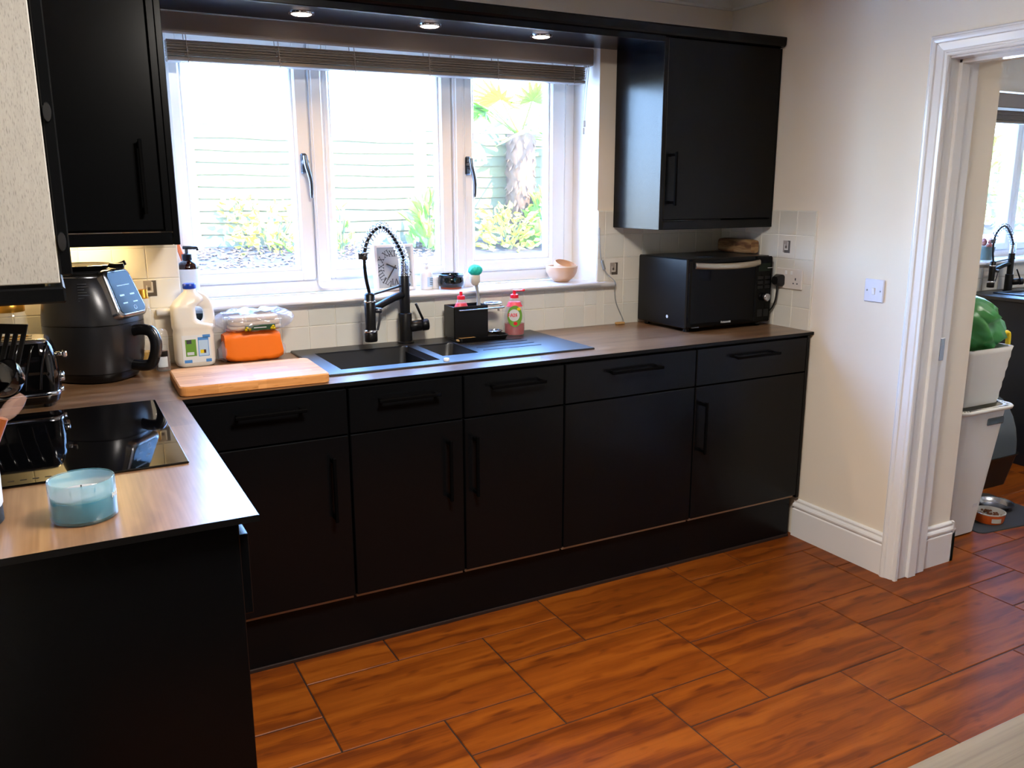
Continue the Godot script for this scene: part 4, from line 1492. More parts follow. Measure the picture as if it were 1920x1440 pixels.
func sink_and_tap():
	var s := thing("sink", "black composite one-and-a-half bowl sink with a grooved drainer", "sink", Vector3(0, 0.9101, 0))
	var y := 0.0
	var yt := 0.007
	var b := ms()
	# rim and drainer in strips round the two bowls
	var o := [-2.03, -1.03, 0.012, 0.492]
	var b1 := [-1.972, -1.622, 0.112, 0.432]
	var b2 := [-1.588, -1.446, 0.135, 0.375]
	var strips := [[o[0], b1[0], o[2], o[3]], [b1[0], b2[1], o[2], b1[2]], [b1[0], b2[1], b1[3], o[3]], [b1[1], b2[0], b1[2], b1[3]], [b2[0], b2[1], b1[2], b2[2]], [b2[0], b2[1], b2[3], b1[3]], [b2[1], o[1], o[2], o[3]]]
	for q in strips:
		box(b, Vector3(q[0], y, q[2]), Vector3(q[1], yt - 0.0008, q[3]), 0.0)
	var rim := ms()
	# top skin and a soft outer edge
	for q in strips:
		quad(rim, Vector3(q[0], yt, q[2]), Vector3(q[1], yt, q[2]), Vector3(q[1], yt, q[3]), Vector3(q[0], yt, q[3]), Vector3.UP)
	for e in [[Vector3(o[0], 0, o[2]), Vector3(o[1], 0, o[2]), Vector3(0, 0, -1)], [Vector3(o[1], 0, o[2]), Vector3(o[1], 0, o[3]), Vector3(1, 0, 0)], [Vector3(o[0], 0, o[3]), Vector3(o[1], 0, o[3]), Vector3(0, 0, 1)], [Vector3(o[0], 0, o[2]), Vector3(o[0], 0, o[3]), Vector3(-1, 0, 0)]]:
		var u: Vector3 = e[2]
		quad(rim, e[0] + Vector3(0, yt, 0), e[1] + Vector3(0, yt, 0), e[1] + Vector3(0, yt - 0.003, 0) + u * 0.003, e[0] + Vector3(0, yt - 0.003, 0) + u * 0.003, Vector3.UP + u)
		quad(rim, e[0] + Vector3(0, yt - 0.003, 0) + u * 0.003, e[1] + Vector3(0, yt - 0.003, 0) + u * 0.003, e[1] + u * 0.003, e[0] + u * 0.003, u)
	put(b, "body", M.granite, s)
	put(rim, "rim", M.granite, s)
	var k1 := ms()
	bowl(k1, b1[0], b1[1], b1[2], b1[3], yt, 0.19)
	var bo := put(k1, "bowl", M.granite, s)
	var k2 := ms()
	bowl(k2, b2[0], b2[1], b2[2], b2[3], yt, 0.13)
	var bo2 := put(k2, "bowl", M.granite, s)
	var w1 := ms()
	lathe(w1, [Vector2(0, 0.004), Vector2(0.03, 0.003), Vector2(0.042, 0.001), Vector2(0.042, -0.002), Vector2(0, -0.002)], at(Vector3(-1.79, yt - 0.188, 0.27)))
	put(w1, "waste", M.steel, bo)
	var w2 := ms()
	lathe(w2, [Vector2(0, 0.004), Vector2(0.03, 0.003), Vector2(0.042, 0.001), Vector2(0.042, -0.002), Vector2(0, -0.002)], at(Vector3(-1.517, yt - 0.128, 0.25)))
	put(w2, "waste", M.steel, bo2)
	# raised ribs leave the drainer grooves
	for z in [0.19, 0.235, 0.29, 0.345]:
		var r := ms()
		rod(r, Vector3(-1.415, yt - 0.0008, z), Vector3(-1.17, yt - 0.0008, z), 0.0024, 8, 0.001)
		put(r, "drainer_rib", M.dark_core, s)
	var k := thing("waste_knob", "small white pop-up waste knob on the front rim of the black sink", "knob", Vector3(-1.612, 0.9172, 0.462))
	var km := ms()
	lathe(km, [Vector2(0, 0), Vector2(0.010, 0), Vector2(0.011, 0.004), Vector2(0.009, 0.009), Vector2(0, 0.010)])
	put(km, "knob", M.white_plastic, k)
	spring_tap(thing("mixer_tap", "tall black pull-out spring tap behind the kitchen sink", "tap", Vector3(-1.603, 0.9172, 0.06)), 1.0, true)

func spring_tap(t: Node3D, sc: float, full: bool):
	t.scale = Vector3.ONE * sc
	var H := Vector3(-0.172, 0, 0.10)
	var c := ms()
	lathe(c, [Vector2(0, 0), Vector2(0.031, 0), Vector2(0.031, 0.006), Vector2(0.0255, 0.009), Vector2(0.0255, 0.112), Vector2(0.0245, 0.114), Vector2(0.0195, 0.116), Vector2(0.0195, 0.255), Vector2(0.018, 0.258), Vector2(0, 0.258)])
	put(c, "column", M.matt_black, t)
	var m := ms()
	rod(m, Vector3(0.015, 0.062, 0.004), Vector3(0.062, 0.066, 0.012), 0.021, 18, 0.002)
	rod(m, Vector3(0.062, 0.066, 0.012), Vector3(0.088, 0.068, 0.016), 0.0225, 18, 0.003)
	put(m, "mixer_body", M.matt_black, t)
	var lv := ms()
	rod(lv, Vector3(0.070, 0.080, 0.014), Vector3(0.040, 0.150, 0.010), 0.0048, 12, 0.001)
	put(lv, "lever", M.matt_black, t)
	# arms to the spray holder
	var a := ms()
	var d := H.normalized()
	tube(a, spline([Vector3(0, 0.185, 0) + d * 0.01, Vector3(0, 0.180, 0) + d * 0.06, Vector3(0, 0.160, 0) + H * 0.72, Vector3(0, 0.150, 0) + H * 0.93], 5), 0.0135, 14)
	put(a, "spout_arm", M.matt_black, t)
	var a2 := ms()
	rod(a2, Vector3(0, 0.222, 0), Vector3(0, 0.203, 0) + H * 0.95, 0.0045, 10)
	ball(a2, Vector3(0.018, 0.222, 0), 0.008, Vector3.ONE, 10)
	put(a2, "stay_rod", M.pewter, t)
	var hd := ms()
	lathe(hd, [Vector2(0, 0.035), Vector2(0.022, 0.035), Vector2(0.0235, 0.04), Vector2(0.0235, 0.065), Vector2(0.020, 0.070), Vector2(0.019, 0.09), Vector2(0.0205, 0.175), Vector2(0.0185, 0.178), Vector2(0.0185, 0.205), Vector2(0.012, 0.212), Vector2(0, 0.212)], at(H))
	put(hd, "spray_head", M.matt_black, t)
	var cr := ms()
	lathe(cr, [Vector2(0.0232, 0.066), Vector2(0.0245, 0.068), Vector2(0.0245, 0.076), Vector2(0.0225, 0.078)], at(H))
	put(cr, "collar", M.chrome, t)
	cr = ms()
	lathe(cr, [Vector2(0.0195, 0.176), Vector2(0.0205, 0.178), Vector2(0.0205, 0.182), Vector2(0.019, 0.184)], at(H))
	put(cr, "collar", M.chrome, t)
	var tg := ms()
	rod(tg, Vector3(0.018, 0.148, 0.006) + H, Vector3(0.040, 0.146, 0.012) + H, 0.010, 12, 0.002)
	tube(tg, spline([Vector3(0.034, 0.142, 0.010) + H, Vector3(0.030, 0.11, 0.012) + H, Vector3(0.022, 0.076, 0.01) + H], 4), 0.0045, 8)
	put(tg, "trigger", M.pewter, t)
	# hose and spring
	var P := spline([Vector3(0, 0.25, 0), Vector3(0, 0.318, 0), Vector3(0, 0.378, 0) + H * 0.18, Vector3(0, 0.425, 0) + H * 0.42, Vector3(0, 0.440, 0) + H * 0.62, Vector3(0, 0.425, 0) + H * 0.84, Vector3(0, 0.385, 0) + H * 1.03, Vector3(0, 0.335, 0) + H * 1.10, Vector3(0, 0.27, 0) + H * 1.08, Vector3(0, 0.21, 0) + H], 10)
	var hs := ms()
	tube(hs, P, 0.0062, 10)
	put(hs, "hose", M.matt_black, t)
	var cum := [0.0]
	for i in P.size() - 1:
		cum.append(cum[-1] + (P[i + 1] - P[i]).length())
	var at_len := func(s: float):
		var i := 0
		while i < P.size() - 2 and cum[i + 1] < s:
			i += 1
		var q: Vector3 = P[i].lerp(P[i + 1], (s - cum[i]) / maxf(cum[i + 1] - cum[i], 1e-6))
		return [q, (P[i + 1] - P[i]).normalized()]
	var coil := func(s0: float, s1: float, turns: float, r: float):
		var pts := []
		var n := int(turns * 12)
		var side := d.cross(Vector3.UP).normalized()
		for i in n + 1:
			var f := float(i) / n
			var e = at_len.call(lerpf(s0, s1, f))
			var x: Vector3 = side
			var yv: Vector3 = e[1].cross(x).normalized()
			var an := TAU * turns * f
			pts.append(e[0] + x * cos(an) * r + yv * sin(an) * r)
		return pts
	var total: float = cum[-1]
	var sp := ms()
	tube(sp, coil.call(0.005, 0.068, 12.0, 0.0185), 0.0022, 6)
	put(sp, "dense_spring", M.chrome, t)
	var sp2 := ms()
	tube(sp2, coil.call(0.068, total * 0.74, 19.0 if full else 14.0, 0.0185), 0.0024, 6)
	put(sp2, "arched_spring", M.chrome if full else M.pewter, t)
	var cl := ms()
	var ce = at_len.call(total * 0.745)
	rod(cl, ce[0] - ce[1] * 0.014, ce[0] + ce[1] * 0.014, 0.0115, 14, 0.002)
	box(cl, ce[0] + Vector3(-0.022, -0.012, -0.003), ce[0] + Vector3(-0.010, 0.012, 0.003), 0.002)
	put(cl, "spring_clip", M.pewter, t)

# ---------- on and around the sink ----------
func squeeze_bottle(t: Node3D, sc: float, full: bool, cap_open: bool):
	# oval see-through bottle: shoulders narrow to a red cap
	var prof := [[0.0, 0.036, 0.024], [0.004, 0.041, 0.027], [0.06, 0.042, 0.028], [0.09, 0.040, 0.027], [0.115, 0.032, 0.023], [0.135, 0.023, 0.018], [0.150, 0.018, 0.015]]
	var rings := []
	for p in prof:
		rings.append(turned(ell(p[1] * sc, p[2] * sc), at(Vector3(0, p[0] * sc, 0))))
	var b := ms()
	loft(b, rings)
	put(b, "bottle", M.clear, t)
	if full:
		var lr := []
		for p in [[0.002, 0.034, 0.022], [0.006, 0.0385, 0.0245], [0.048, 0.0395, 0.0255]]:
			lr.append(turned(ell(p[1] * sc, p[2] * sc), at(Vector3(0, p[0] * sc, 0))))
		var l := ms()
		loft(l, lr)
		put(l, "soap", M.red_soap, t)
	var n := ms()
	loft(n, [turned(ell(0.0335 * sc, 0.0235 * sc), at(Vector3(0, 0.116 * sc, 0))), turned(ell(0.0285 * sc, 0.0215 * sc), at(Vector3(0, 0.124 * sc, 0))), turned(ell(0.0245 * sc, 0.019 * sc), at(Vector3(0, 0.134 * sc, 0)))])
	put(n, "neck_band", M.pink_band, t)
	var c := ms()
	lathe(c, [Vector2(0, 0.149), Vector2(0.0165, 0.149), Vector2(0.0165, 0.160), Vector2(0.015, 0.164), Vector2(0.007, 0.166), Vector2(0.006, 0.181), Vector2(0, 0.182)], at(Vector3.ZERO, Basis.from_scale(Vector3.ONE * sc)), 20)
	if cap_open:
		box(c, Vector3(0.004, 0.176, -0.010) * sc, Vector3(0.034, 0.181, 0.010) * sc, 0.002)
		ball(c, Vector3(0.036, 0.1795, 0) * sc, 0.007, Vector3(1, 0.7, 1.4), 10)
	put(c, "cap", M.red_cap, t)

func ell(rx: float, rz: float, n := 28) -> Array:
	var o := []
	for i in n:
		var a := TAU * i / n
		o.append(Vector3(cos(a) * rx, 0, sin(a) * rz))
	return o

func wire_dish(t: Node3D, p: Vector3, r: float):
	var d := ms()
	var ring := []
	for i in 33:
		ring.append(p + Vector3(cos(TAU * i / 32) * r, 0, sin(TAU * i / 32) * r * 0.8))
	tube(d, ring, 0.0024, 8)
	lathe(d, [Vector2(0, -0.010), Vector2(r * 0.6, -0.008), Vector2(r * 0.97, -0.001), Vector2(r * 0.97, 0.0), Vector2(r * 0.6, -0.006), Vector2(0, -0.008)], at(p, Basis.from_scale(Vector3(1, 1, 0.8))))
	put(d, "dish", M.chrome, t)

func sink_things():
	var t := thing("sink_caddy", "black sink caddy with chrome rails standing on the drainer", "caddy", Vector3(-1.44, 0.9172, 0.055))
	var b := ms()
	# open box: four walls and a floor
	for q in [[0, 0.145, 0, 0.005], [0, 0.145, 0.090, 0.095], [0, 0.005, 0, 0.095], [0.140, 0.145, 0, 0.095]]:
		box(b, Vector3(q[0], 0.012, q[2]), Vector3(q[1], 0.137, q[3]), 0.0022)
	box(b, Vector3(0.002, 0.012, 0.002), Vector3(0.143, 0.018, 0.093), 0.001)
	put(b, "box", M.black_plastic, t)
	var tr := ms()
	loft(tr, [rrect(0.115, 0, 0.055, 0.105, 0.058, 0.02), rrect(0.115, 0.018, 0.055, 0.112, 0.066, 0.022), rrect(0.115, 0.018, 0.055, 0.106, 0.060, 0.02), rrect(0.115, 0.006, 0.055, 0.102, 0.056, 0.02)])
	put(tr, "tray", M.black_plastic, t)
	var r := ms()
	tube(r, [Vector3(0.02, 0.122, 0.097), Vector3(0.024, 0.122, 0.106), Vector3(0.20, 0.124, 0.106), Vector3(0.212, 0.124, 0.10), Vector3(0.216, 0.124, 0.06)], 0.003, 8)
	rod(r, Vector3(0.183, 0.116, 0.106), Vector3(0.183, 0.116, 0.112), 0.004, 10)
	put(r, "rail", M.steel, t)
	wire_dish(t, Vector3(0.183, 0.138, 0.058), 0.037)
	wire_dish(t, Vector3(0.184, 0.028, 0.06), 0.036)
	var sp := thing("sponge_scrap", "tan scrap of sponge lying in the caddy tray", "sponge", Vector3(-1.395, 0.9236, 0.160))
	var sm := ms()
	loft(sm, [rrect(0, 0.0, 0, 0.040, 0.006, 0.004), rrect(0, 0.006, 0, 0.042, 0.007, 0.004), rrect(0.002, 0.011, 0, 0.036, 0.005, 0.003)])
	put(sm, "body", M.sponge_tan, sp)
	var s1 := thing("washing_up_bottle", "nearly empty squeeze bottle with a red cap inside the sink caddy", "soap bottle", Vector3(-1.387, 0.9355, 0.10), 0.3)
	squeeze_bottle(s1, 0.94, false, false)
	var s2 := thing("washing_up_bottle", "clear squeeze bottle of red soap with a flip cap on the drainer", "soap bottle", Vector3(-1.150, 0.9172, 0.095), -0.42)
	squeeze_bottle(s2, 1.0, true, true)
	# its label
	var lb := ms()
	wrap_on(lb, oval(0, 0.079, 0.031, 0.043), 0.0585, Vector3(0, 0, -0.0295), 0.0)
	put(lb, "label", M.label_green, s2)
	var lw := ms()
	wrap_on(lw, oval(-0.003, 0.083, 0.0225, 0.024), 0.0590, Vector3(0, 0, -0.0295), 0.0)
	put(lw, "label_disc", M.print_white, s2)
	var ly := ms()
	wrap_on(ly, oval(0.016, 0.108, 0.008, 0.006), 0.0590, Vector3(0, 0, -0.0295), 0.0)
	put(ly, "label_spark", M.yellow, s2)
	var lr := ms()
	wrap_on(lr, oval(0.002, 0.050, 0.008, 0.007), 0.0593, Vector3(0, 0, -0.0295), 0.0)
	put(lr, "label_fruit", M.red_cap, s2)
	write(letters("FAIRY", 0.0145, false, 0.0592, true), "lettering", M.red_cap, s2, Vector3(-0.003, 0.083, -0.0295))
	var br := thing("dish_brush", "dish brush with a teal scourer head standing in the caddy", "brush", Vector3(-1.318, 0.936, 0.105))
	var h := ms()
	tube(h, spline([Vector3(0.004, 0, 0), Vector3(0.004, 0.10, 0), Vector3(0.002, 0.15, 0), Vector3(-0.010, 0.205, 0.004)], 6), [0.0075, 0.0075, 0.0075, 0.0075, 0.0078, 0.008, 0.008, 0.008, 0.0075, 0.007, 0.0065, 0.006, 0.0058, 0.0058, 0.006, 0.0065, 0.007, 0.008, 0.009], 10)
	put(h, "handle", M.brush_grey, br)
	var bb := ms()
	lathe(bb, [Vector2(0.010, 0), Vector2(0.019, 0.012), Vector2(0.021, 0.035), Vector2(0.016, 0.042), Vector2(0, 0.044)], at(Vector3(-0.010, 0.192, 0.004), Basis(Vector3(0, 0, 1), 0.12)))
	put(bb, "bristles", M.bristle, br)
	var hd := ms()
	var hr := []
	for k in 11:
		var a := PI * k / 10.0
		var ring := []
		for j in 30:
			var c := TAU * j / 30
			var rr := 0.0275 * (1.0 + 0.07 * sin(c * 9.0 + k * 1.7))
			ring.append(Vector3(-0.012 + sin(a) * cos(c) * rr, 0.250 - cos(a) * 0.022, 0.006 + sin(a) * sin(c) * rr))
		hr.append(ring)
	loft(hd, hr)
	put(hd, "scourer", M.teal, br)

# ---------- on the window sill ----------
func sill_things():
	var t := thing("clock", "square white framed clock with large roman numerals on the sill behind the tap", "clock", Vector3(-1.578, SILL + 0.0005, -0.10), 0.06)
	var lean := Basis(Vector3(1, 0, 0), -0.10)
	var hold := Transform3D(lean, Vector3.ZERO)
	var f := ms()
	var W := 0.084
	for q in [[Vector3(-W, 0.0, -0.02), Vector3(-W + 0.012, 2.15 * W, 0.012)], [Vector3(W - 0.012, 0, -0.02), Vector3(W, 2.15 * W, 0.012)], [Vector3(-W + 0.012, 0, -0.02), Vector3(W - 0.012, 0.012, 0.012)], [Vector3(-W + 0.012, 2.15 * W - 0.012, -0.02), Vector3(W - 0.012, 2.15 * W, 0.012)]]:
		box(f, q[0], q[1], 0.002, hold)
	put(f, "frame", M.white_plastic, t)
	var fc := ms()
	box(fc, Vector3(-W + 0.011, 0.011, -0.018), Vector3(W - 0.011, 2.15 * W - 0.011, 0.002), 0.0, hold)
	put(fc, "face", M.clock_face, t)
	var nums := ["XII", "I", "II", "III", "IIII", "V", "VI", "VII", "VIII", "IX", "X", "XI"]
	var cy := 1.075 * W
	for i in 12:
		var a := TAU * i / 12.0
		var dx := sin(a)
		var dy := cos(a)
		var k := 0.054 / maxf(absf(dx), absf(dy))
		k = minf(k, 0.062)
		write(letters(nums[i], 0.023, true), "numeral", M.clock_ink, t, hold * Vector3(dx * k, cy + dy * k, 0.0026), lean * Basis(Vector3(0, 0, 1), -a))
	var hd := ms()
	for q in [[-1.15, 0.036, 0.0062], [0.62 + PI, 0.050, 0.0050]]:
		var dirn := Vector3(sin(q[0]), cos(q[0]), 0)
		rod(hd, hold * (Vector3(0, cy, 0.0045) - dirn * 0.010), hold * (Vector3(0, cy, 0.0045) + dirn * q[1]), q[2] * 0.5, 6)
	ball(hd, hold * Vector3(0, cy, 0.0045), 0.004, Vector3.ONE, 10)
	put(hd, "hands", M.clock_ink, t)
	var wb := thing("lotion_bottle", "white pump bottle on the sill between the clock and the dark pot", "bottle", Vector3(-1.452, SILL + 0.0005, -0.085))
	var b := ms()
	lathe(b, [Vector2(0, 0), Vector2(0.023, 0), Vector2(0.025, 0.004), Vector2(0.025, 0.06), Vector2(0.020, 0.074), Vector2(0.008, 0.08), Vector2(0.008, 0.084), Vector2(0, 0.084)])
	put(b, "bottle", M.white_plastic, wb)
	var pm := ms()
	lathe(pm, [Vector2(0.009, 0.083), Vector2(0.009, 0.092), Vector2(0.004, 0.093), Vector2(0.004, 0.102), Vector2(0, 0.102)])
	box(pm, Vector3(-0.022, 0.100, -0.005), Vector3(0.008, 0.106, 0.005), 0.002)
	put(pm, "pump", M.white_plastic, wb)
	var lab := ms()
	wrap_on(lab, rect(-0.014, 0.012, 0.020, 0.05, 5), 0.0253, Vector3.ZERO, 0.3)
	put(lab, "label", M.label_pale, wb)
	for k in 4:
		var ln := ms()
		wrap_on(ln, rect(-0.004, 0.020 + k * 0.007, 0.018, 0.0225 + k * 0.007, 3), 0.0256, Vector3.ZERO, 0.3)
		put(ln, "print_line", M.clock_ink, wb)
	var wj := thing("small_jar", "small plain white jar beside the dark pot on the sill", "jar", Vector3(-1.412, SILL + 0.0005, -0.105))
	var j := ms()
	lathe(j, [Vector2(0, 0), Vector2(0.020, 0), Vector2(0.021, 0.003), Vector2(0.021, 0.034)])
	put(j, "jar", M.white_plastic, wj)
	var jl := ms()
	lathe(jl, [Vector2(0.0215, 0.033), Vector2(0.0225, 0.034), Vector2(0.0225, 0.045), Vector2(0.021, 0.047), Vector2(0, 0.047)])
	put(jl, "lid", M.white_plastic, wj)
	var p := thing("glazed_pot", "squat dark green glazed pot on the sill", "pot", Vector3(-1.352, SILL + 0.0005, -0.07))
	var g := ms()
	lathe(g, [Vector2(0.043, 0.006), Vector2(0.050, 0.012), Vector2(0.0525, 0.025), Vector2(0.051, 0.040), Vector2(0.0485, 0.045), Vector2(0.051, 0.050), Vector2(0.0525, 0.056), Vector2(0.050, 0.058), Vector2(0.046, 0.050), Vector2(0.047, 0.028), Vector2(0.040, 0.008), Vector2(0, 0.007)], Transform3D(), 36)
	put(g, "pot", M.pot_glaze, p)
	var gb := ms()
	lathe(gb, [Vector2(0, 0), Vector2(0.041, 0), Vector2(0.0432, 0.0062), Vector2(0.0, 0.0062)], Transform3D(), 36)
	put(gb, "unglazed_foot", M.terracotta, p)
	var w2 := thing("ceramic_ornament", "small white tapering ornament on the sill behind the dish brush", "ornament", Vector3(-1.268, SILL + 0.0005, -0.09))
	var om := ms()
	loft(om, [rrect(0, 0, 0, 0.024, 0.014, 0.008), rrect(0.004, 0.03, 0, 0.020, 0.012, 0.008), rrect(0.008, 0.062, 0, 0.011, 0.009, 0.006), rrect(0.010, 0.074, 0, 0.006, 0.006, 0.004)])
	put(om, "body", M.white_plastic, w2)
	for i in 2:
		var bw := thing("wooden_bowl", ["outer wooden bowl with a pale rim at the end of the sill", "smaller wooden bowl nested tilted inside the outer bowl"][i], "bowl", Vector3(-0.826, SILL + 0.0005 + i * 0.019, -0.075))
		var bm := ms()
		var prof := [Vector2(0, 0), Vector2(0.027, 0.0), Vector2(0.036, 0.005), Vector2(0.055, 0.022), Vector2(0.066, 0.042), Vector2(0.0685, 0.058), Vector2(0.067, 0.068), Vector2(0.064, 0.068), Vector2(0.0655, 0.058), Vector2(0.062, 0.042), Vector2(0.051, 0.025), Vector2(0.030, 0.010), Vector2(0, 0.008)]
		if i == 0:
			lathe(bm, prof, Transform3D(), 40)
			put(bm, "bowl", M.bowl_wood, bw)
			var rm := ms()
			lathe(rm, [Vector2(0.0682, 0.064), Vector2(0.0686, 0.067), Vector2(0.0665, 0.0700), Vector2(0.0635, 0.068)], Transform3D(), 40)
			put(rm, "rim", M.bowl_rim, bw)
		else:
			lathe(bm, prof, Transform3D(Basis(Vector3(1, 0, 0), 0.32) * Basis(Vector3(0, 0, 1), -0.12) * Basis.from_scale(Vector3(0.76, 0.86, 0.76)), Vector3(0.006, 0.004, 0)), 40)
			put(bm, "bowl", M.bowl_wood, bw)
	var pb := thing("soap_dispenser", "dark amber pump bottle with a white label on the sill behind the milk", "bottle", Vector3(-2.352, SILL + 0.0005, -0.06))
	var am := ms()
	lathe(am, [Vector2(0, 0), Vector2(0.032, 0), Vector2(0.0345, 0.004), Vector2(0.0345, 0.125), Vector2(0.031, 0.140), Vector2(0.017, 0.150), Vector2(0.014, 0.154), Vector2(0, 0.154)])
	put(am, "bottle", M.amber_glass, pb)
	var al := ms()
	lathe(al, [Vector2(0.0347, 0.030), Vector2(0.0350, 0.031), Vector2(0.0350, 0.121), Vector2(0.0347, 0.122)], Transform3D(), 32)
	put(al, "label", M.pump_label, pb)
	var ap := ms()
	lathe(ap, [Vector2(0.016, 0.153), Vector2(0.017, 0.155), Vector2(0.017, 0.172), Vector2(0.008, 0.174), Vector2(0.0055, 0.176), Vector2(0.0055, 0.192), Vector2(0, 0.192)])
	rod(ap, Vector3(-0.012, 0.195, 0), Vector3(0.036, 0.193, 0.004), 0.0058, 10, 0.002)
	rod(ap, Vector3(0.034, 0.196, 0.004), Vector3(0.036, 0.184, 0.004), 0.004, 8)
	put(ap, "pump", M.black_plastic, pb)
	var os := thing("wooden_stick", "orange wooden stick leaning into the corner of the window", "stick", Vector3(-2.318, SILL + 0.0085, -0.135))
	var sm := ms()
	rod(sm, Vector3.ZERO, Vector3(-0.062, 0.235, 0.0), 0.0085, 12, 0.002)
	put(sm, "body", M.orange_wood, os)

# ---------- on the worktop between the hob run and the sink ----------
func counter_things():
	var Y := 0.9104
	var mk := thing("milk_bottle", "large plastic milk bottle with a blue cap and moulded handle", "milk bottle", Vector3(-2.371, Y, 0.078))
	var pr := [[0.0, 0.052, 0.040, 0.0], [0.006, 0.060, 0.047, 0.0], [0.02, 0.0625, 0.049, 0.0], [0.105, 0.0625, 0.049, 0.0], [0.118, 0.060, 0.047, 0.0], [0.128, 0.064, 0.050, 0.0], [0.138, 0.064, 0.050, 0.0], [0.146, 0.046, 0.049, -0.018], [0.158, 0.038, 0.048, -0.026], [0.196, 0.036, 0.046, -0.027], [0.208, 0.042, 0.043, -0.018], [0.218, 0.047, 0.039, -0.006], [0.230, 0.040, 0.034, -0.001], [0.240, 0.030, 0.028, 0.0], [0.249, 0.0195, 0.0195, 0.0], [0.262, 0.018, 0.018, 0.0]]
	var rings := []
	for p in pr:
		rings.append(rrect(p[3], p[0], 0, p[1], p[2], minf(p[1], p[2]) * (0.55 if p[0] < 0.2 else 0.95)))
	var b := ms()
	loft(b, rings)
	put(b, "body", M.milk_white, mk)
	var hn := ms()
	tube(hn, spline([Vector3(0.014, 0.226, 0), Vector3(0.036, 0.216, 0), Vector3(0.050, 0.199, 0), Vector3(0.0545, 0.176, 0), Vector3(0.0535, 0.150, 0), Vector3(0.048, 0.134, 0)], 6), [0.016, 0.016, 0.016, 0.0155, 0.015, 0.0145, 0.014, 0.0135, 0.013, 0.0125, 0.012, 0.0115, 0.011, 0.011, 0.0105, 0.0105, 0.0105, 0.0105, 0.0105, 0.0108, 0.011, 0.0112, 0.0115, 0.012, 0.0125, 0.013, 0.0135, 0.014, 0.0145, 0.015, 0.016], 14, 1.7)
	put(hn, "handle", M.milk_white, mk)
	var cp := ms()
	lathe(cp, [Vector2(0, 0.258), Vector2(0.0205, 0.258), Vector2(0.0215, 0.260), Vector2(0.0215, 0.272), Vector2(0.0195, 0.275), Vector2(0, 0.2755)])
	put(cp, "cap", M.blue, mk)
	var lab := func(x0: float, y0: float, x1: float, y1: float, m: String, dz: float, nm: String):
		put(ms_box(Vector3(x0, y0, 0.0488), Vector3(x1, y1, 0.0493 + dz), 0.0), nm, M[m], mk)
	lab.call(-0.044, 0.016, 0.046, 0.108, "paper_white", 0.0, "label")
	lab.call(-0.034, 0.038, 0.000, 0.094, "label_green", 0.0003, "label_panel")
	lab.call(0.006, 0.036, 0.040, 0.100, "label_blue", 0.0003, "label_panel")
	lab.call(0.008, 0.038, 0.038, 0.090, "label_pale", 0.0006, "label_panel")
	lab.call(0.012, 0.046, 0.023, 0.058, "yellow", 0.0009, "label_mark")
	lab.call(0.023, 0.046, 0.030, 0.058, "pepper", 0.0009, "label_mark")
	lab.call(-0.030, 0.042, -0.008, 0.052, "pump_label", 0.0006, "label_mark")
	lab.call(-0.030, 0.080, -0.014, 0.093, "clock_ink", 0.0006, "label_mark")
	lab.call(0.022, 0.098, 0.046, 0.108, "label_blue", 0.0003, "label_mark")
	lab.call(-0.040, 0.016, -0.016, 0.026, "label_blue", 0.0003, "label_mark")
	lab.call(0.028, 0.016, 0.046, 0.026, "label_blue", 0.0003, "label_mark")
	var tb := thing("black_tray", "thin black tray standing on edge behind the milk bottle", "tray", Vector3(-2.385, Y, 0.010))
	put(ms_box(Vector3(0, 0, 0), Vector3(0.082, 0.180, 0.009), 0.003), "panel", M.black_plastic, tb)
	put(ms_box(Vector3(0, 0.1802, 0), Vector3(0.082, 0.186, 0.009), 0.002), "edge", M.steel, tb)
	# orange packet
	var op := thing("bread_packet", "orange wrapped packet on the worktop between the milk and the sink", "packet", Vector3(-2.178, Y, 0.075))
	var orr := []
	var nz := noise(9, 3.0, 2)
	for i in 13:
		var f := i / 12.0
		var x := lerpf(-0.098, 0.098, f)
		var e := 1.0 - 0.20 * pow(absf(f - 0.5) * 2.0, 6.0)
		var ring := []
		for q in rrect(0, 0, 0, 0.052 * e, 0.047 * e, 0.020, 5):
			var wob := 1.0 + 0.05 * nz.get_noise_3d(x * 14.0, q.x * 14.0, q.z * 14.0)
			ring.append(Vector3(x + (0.008 if q.x > 0.02 and f > 0.7 else 0.0) * -1.0, 0.052 + q.x * wob, q.z * wob))
		orr.append(ring)
	var om := ms()
	loft(om, orr)
	put(om, "wrapper", M.orange_wrap, op)
	var oc := ms()
	var ocr := []
	for i in 5:
		var f := i / 4.0
		ocr.append(turned(ell(0.040 - 0.022 * f, 0.038 - 0.016 * f, 18), Transform3D(Basis(Vector3(0, 0, 1), PI / 2), Vector3(-0.094 - 0.024 * f, 0.040 - 0.010 * f, 0.004))))
	loft(oc, ocr)
	put(oc, "clear_end", M.bag_film, op)
	var oc2 := ms()
	var ocr2 := []
	for i in 4:
		var f := i / 3.0
		ocr2.append(turned(ell(0.030 - 0.012 * f, 0.028 - 0.010 * f, 18), Transform3D(Basis(Vector3(0, 0, 1), PI / 2), Vector3(0.088 + 0.022 * f, 0.036 - 0.008 * f, 0.004))))
	loft(oc2, ocr2)
	put(oc2, "clear_end", M.bag_film, op)
	# bread in a clear bag on top
	var bg := thing("bread_bag", "clear plastic bag of flat bread with a green label on the orange packet", "bag", Vector3(-2.170, Y + 0.100, 0.078))
	var brr := []
	var nb := noise(19, 2.6, 3)
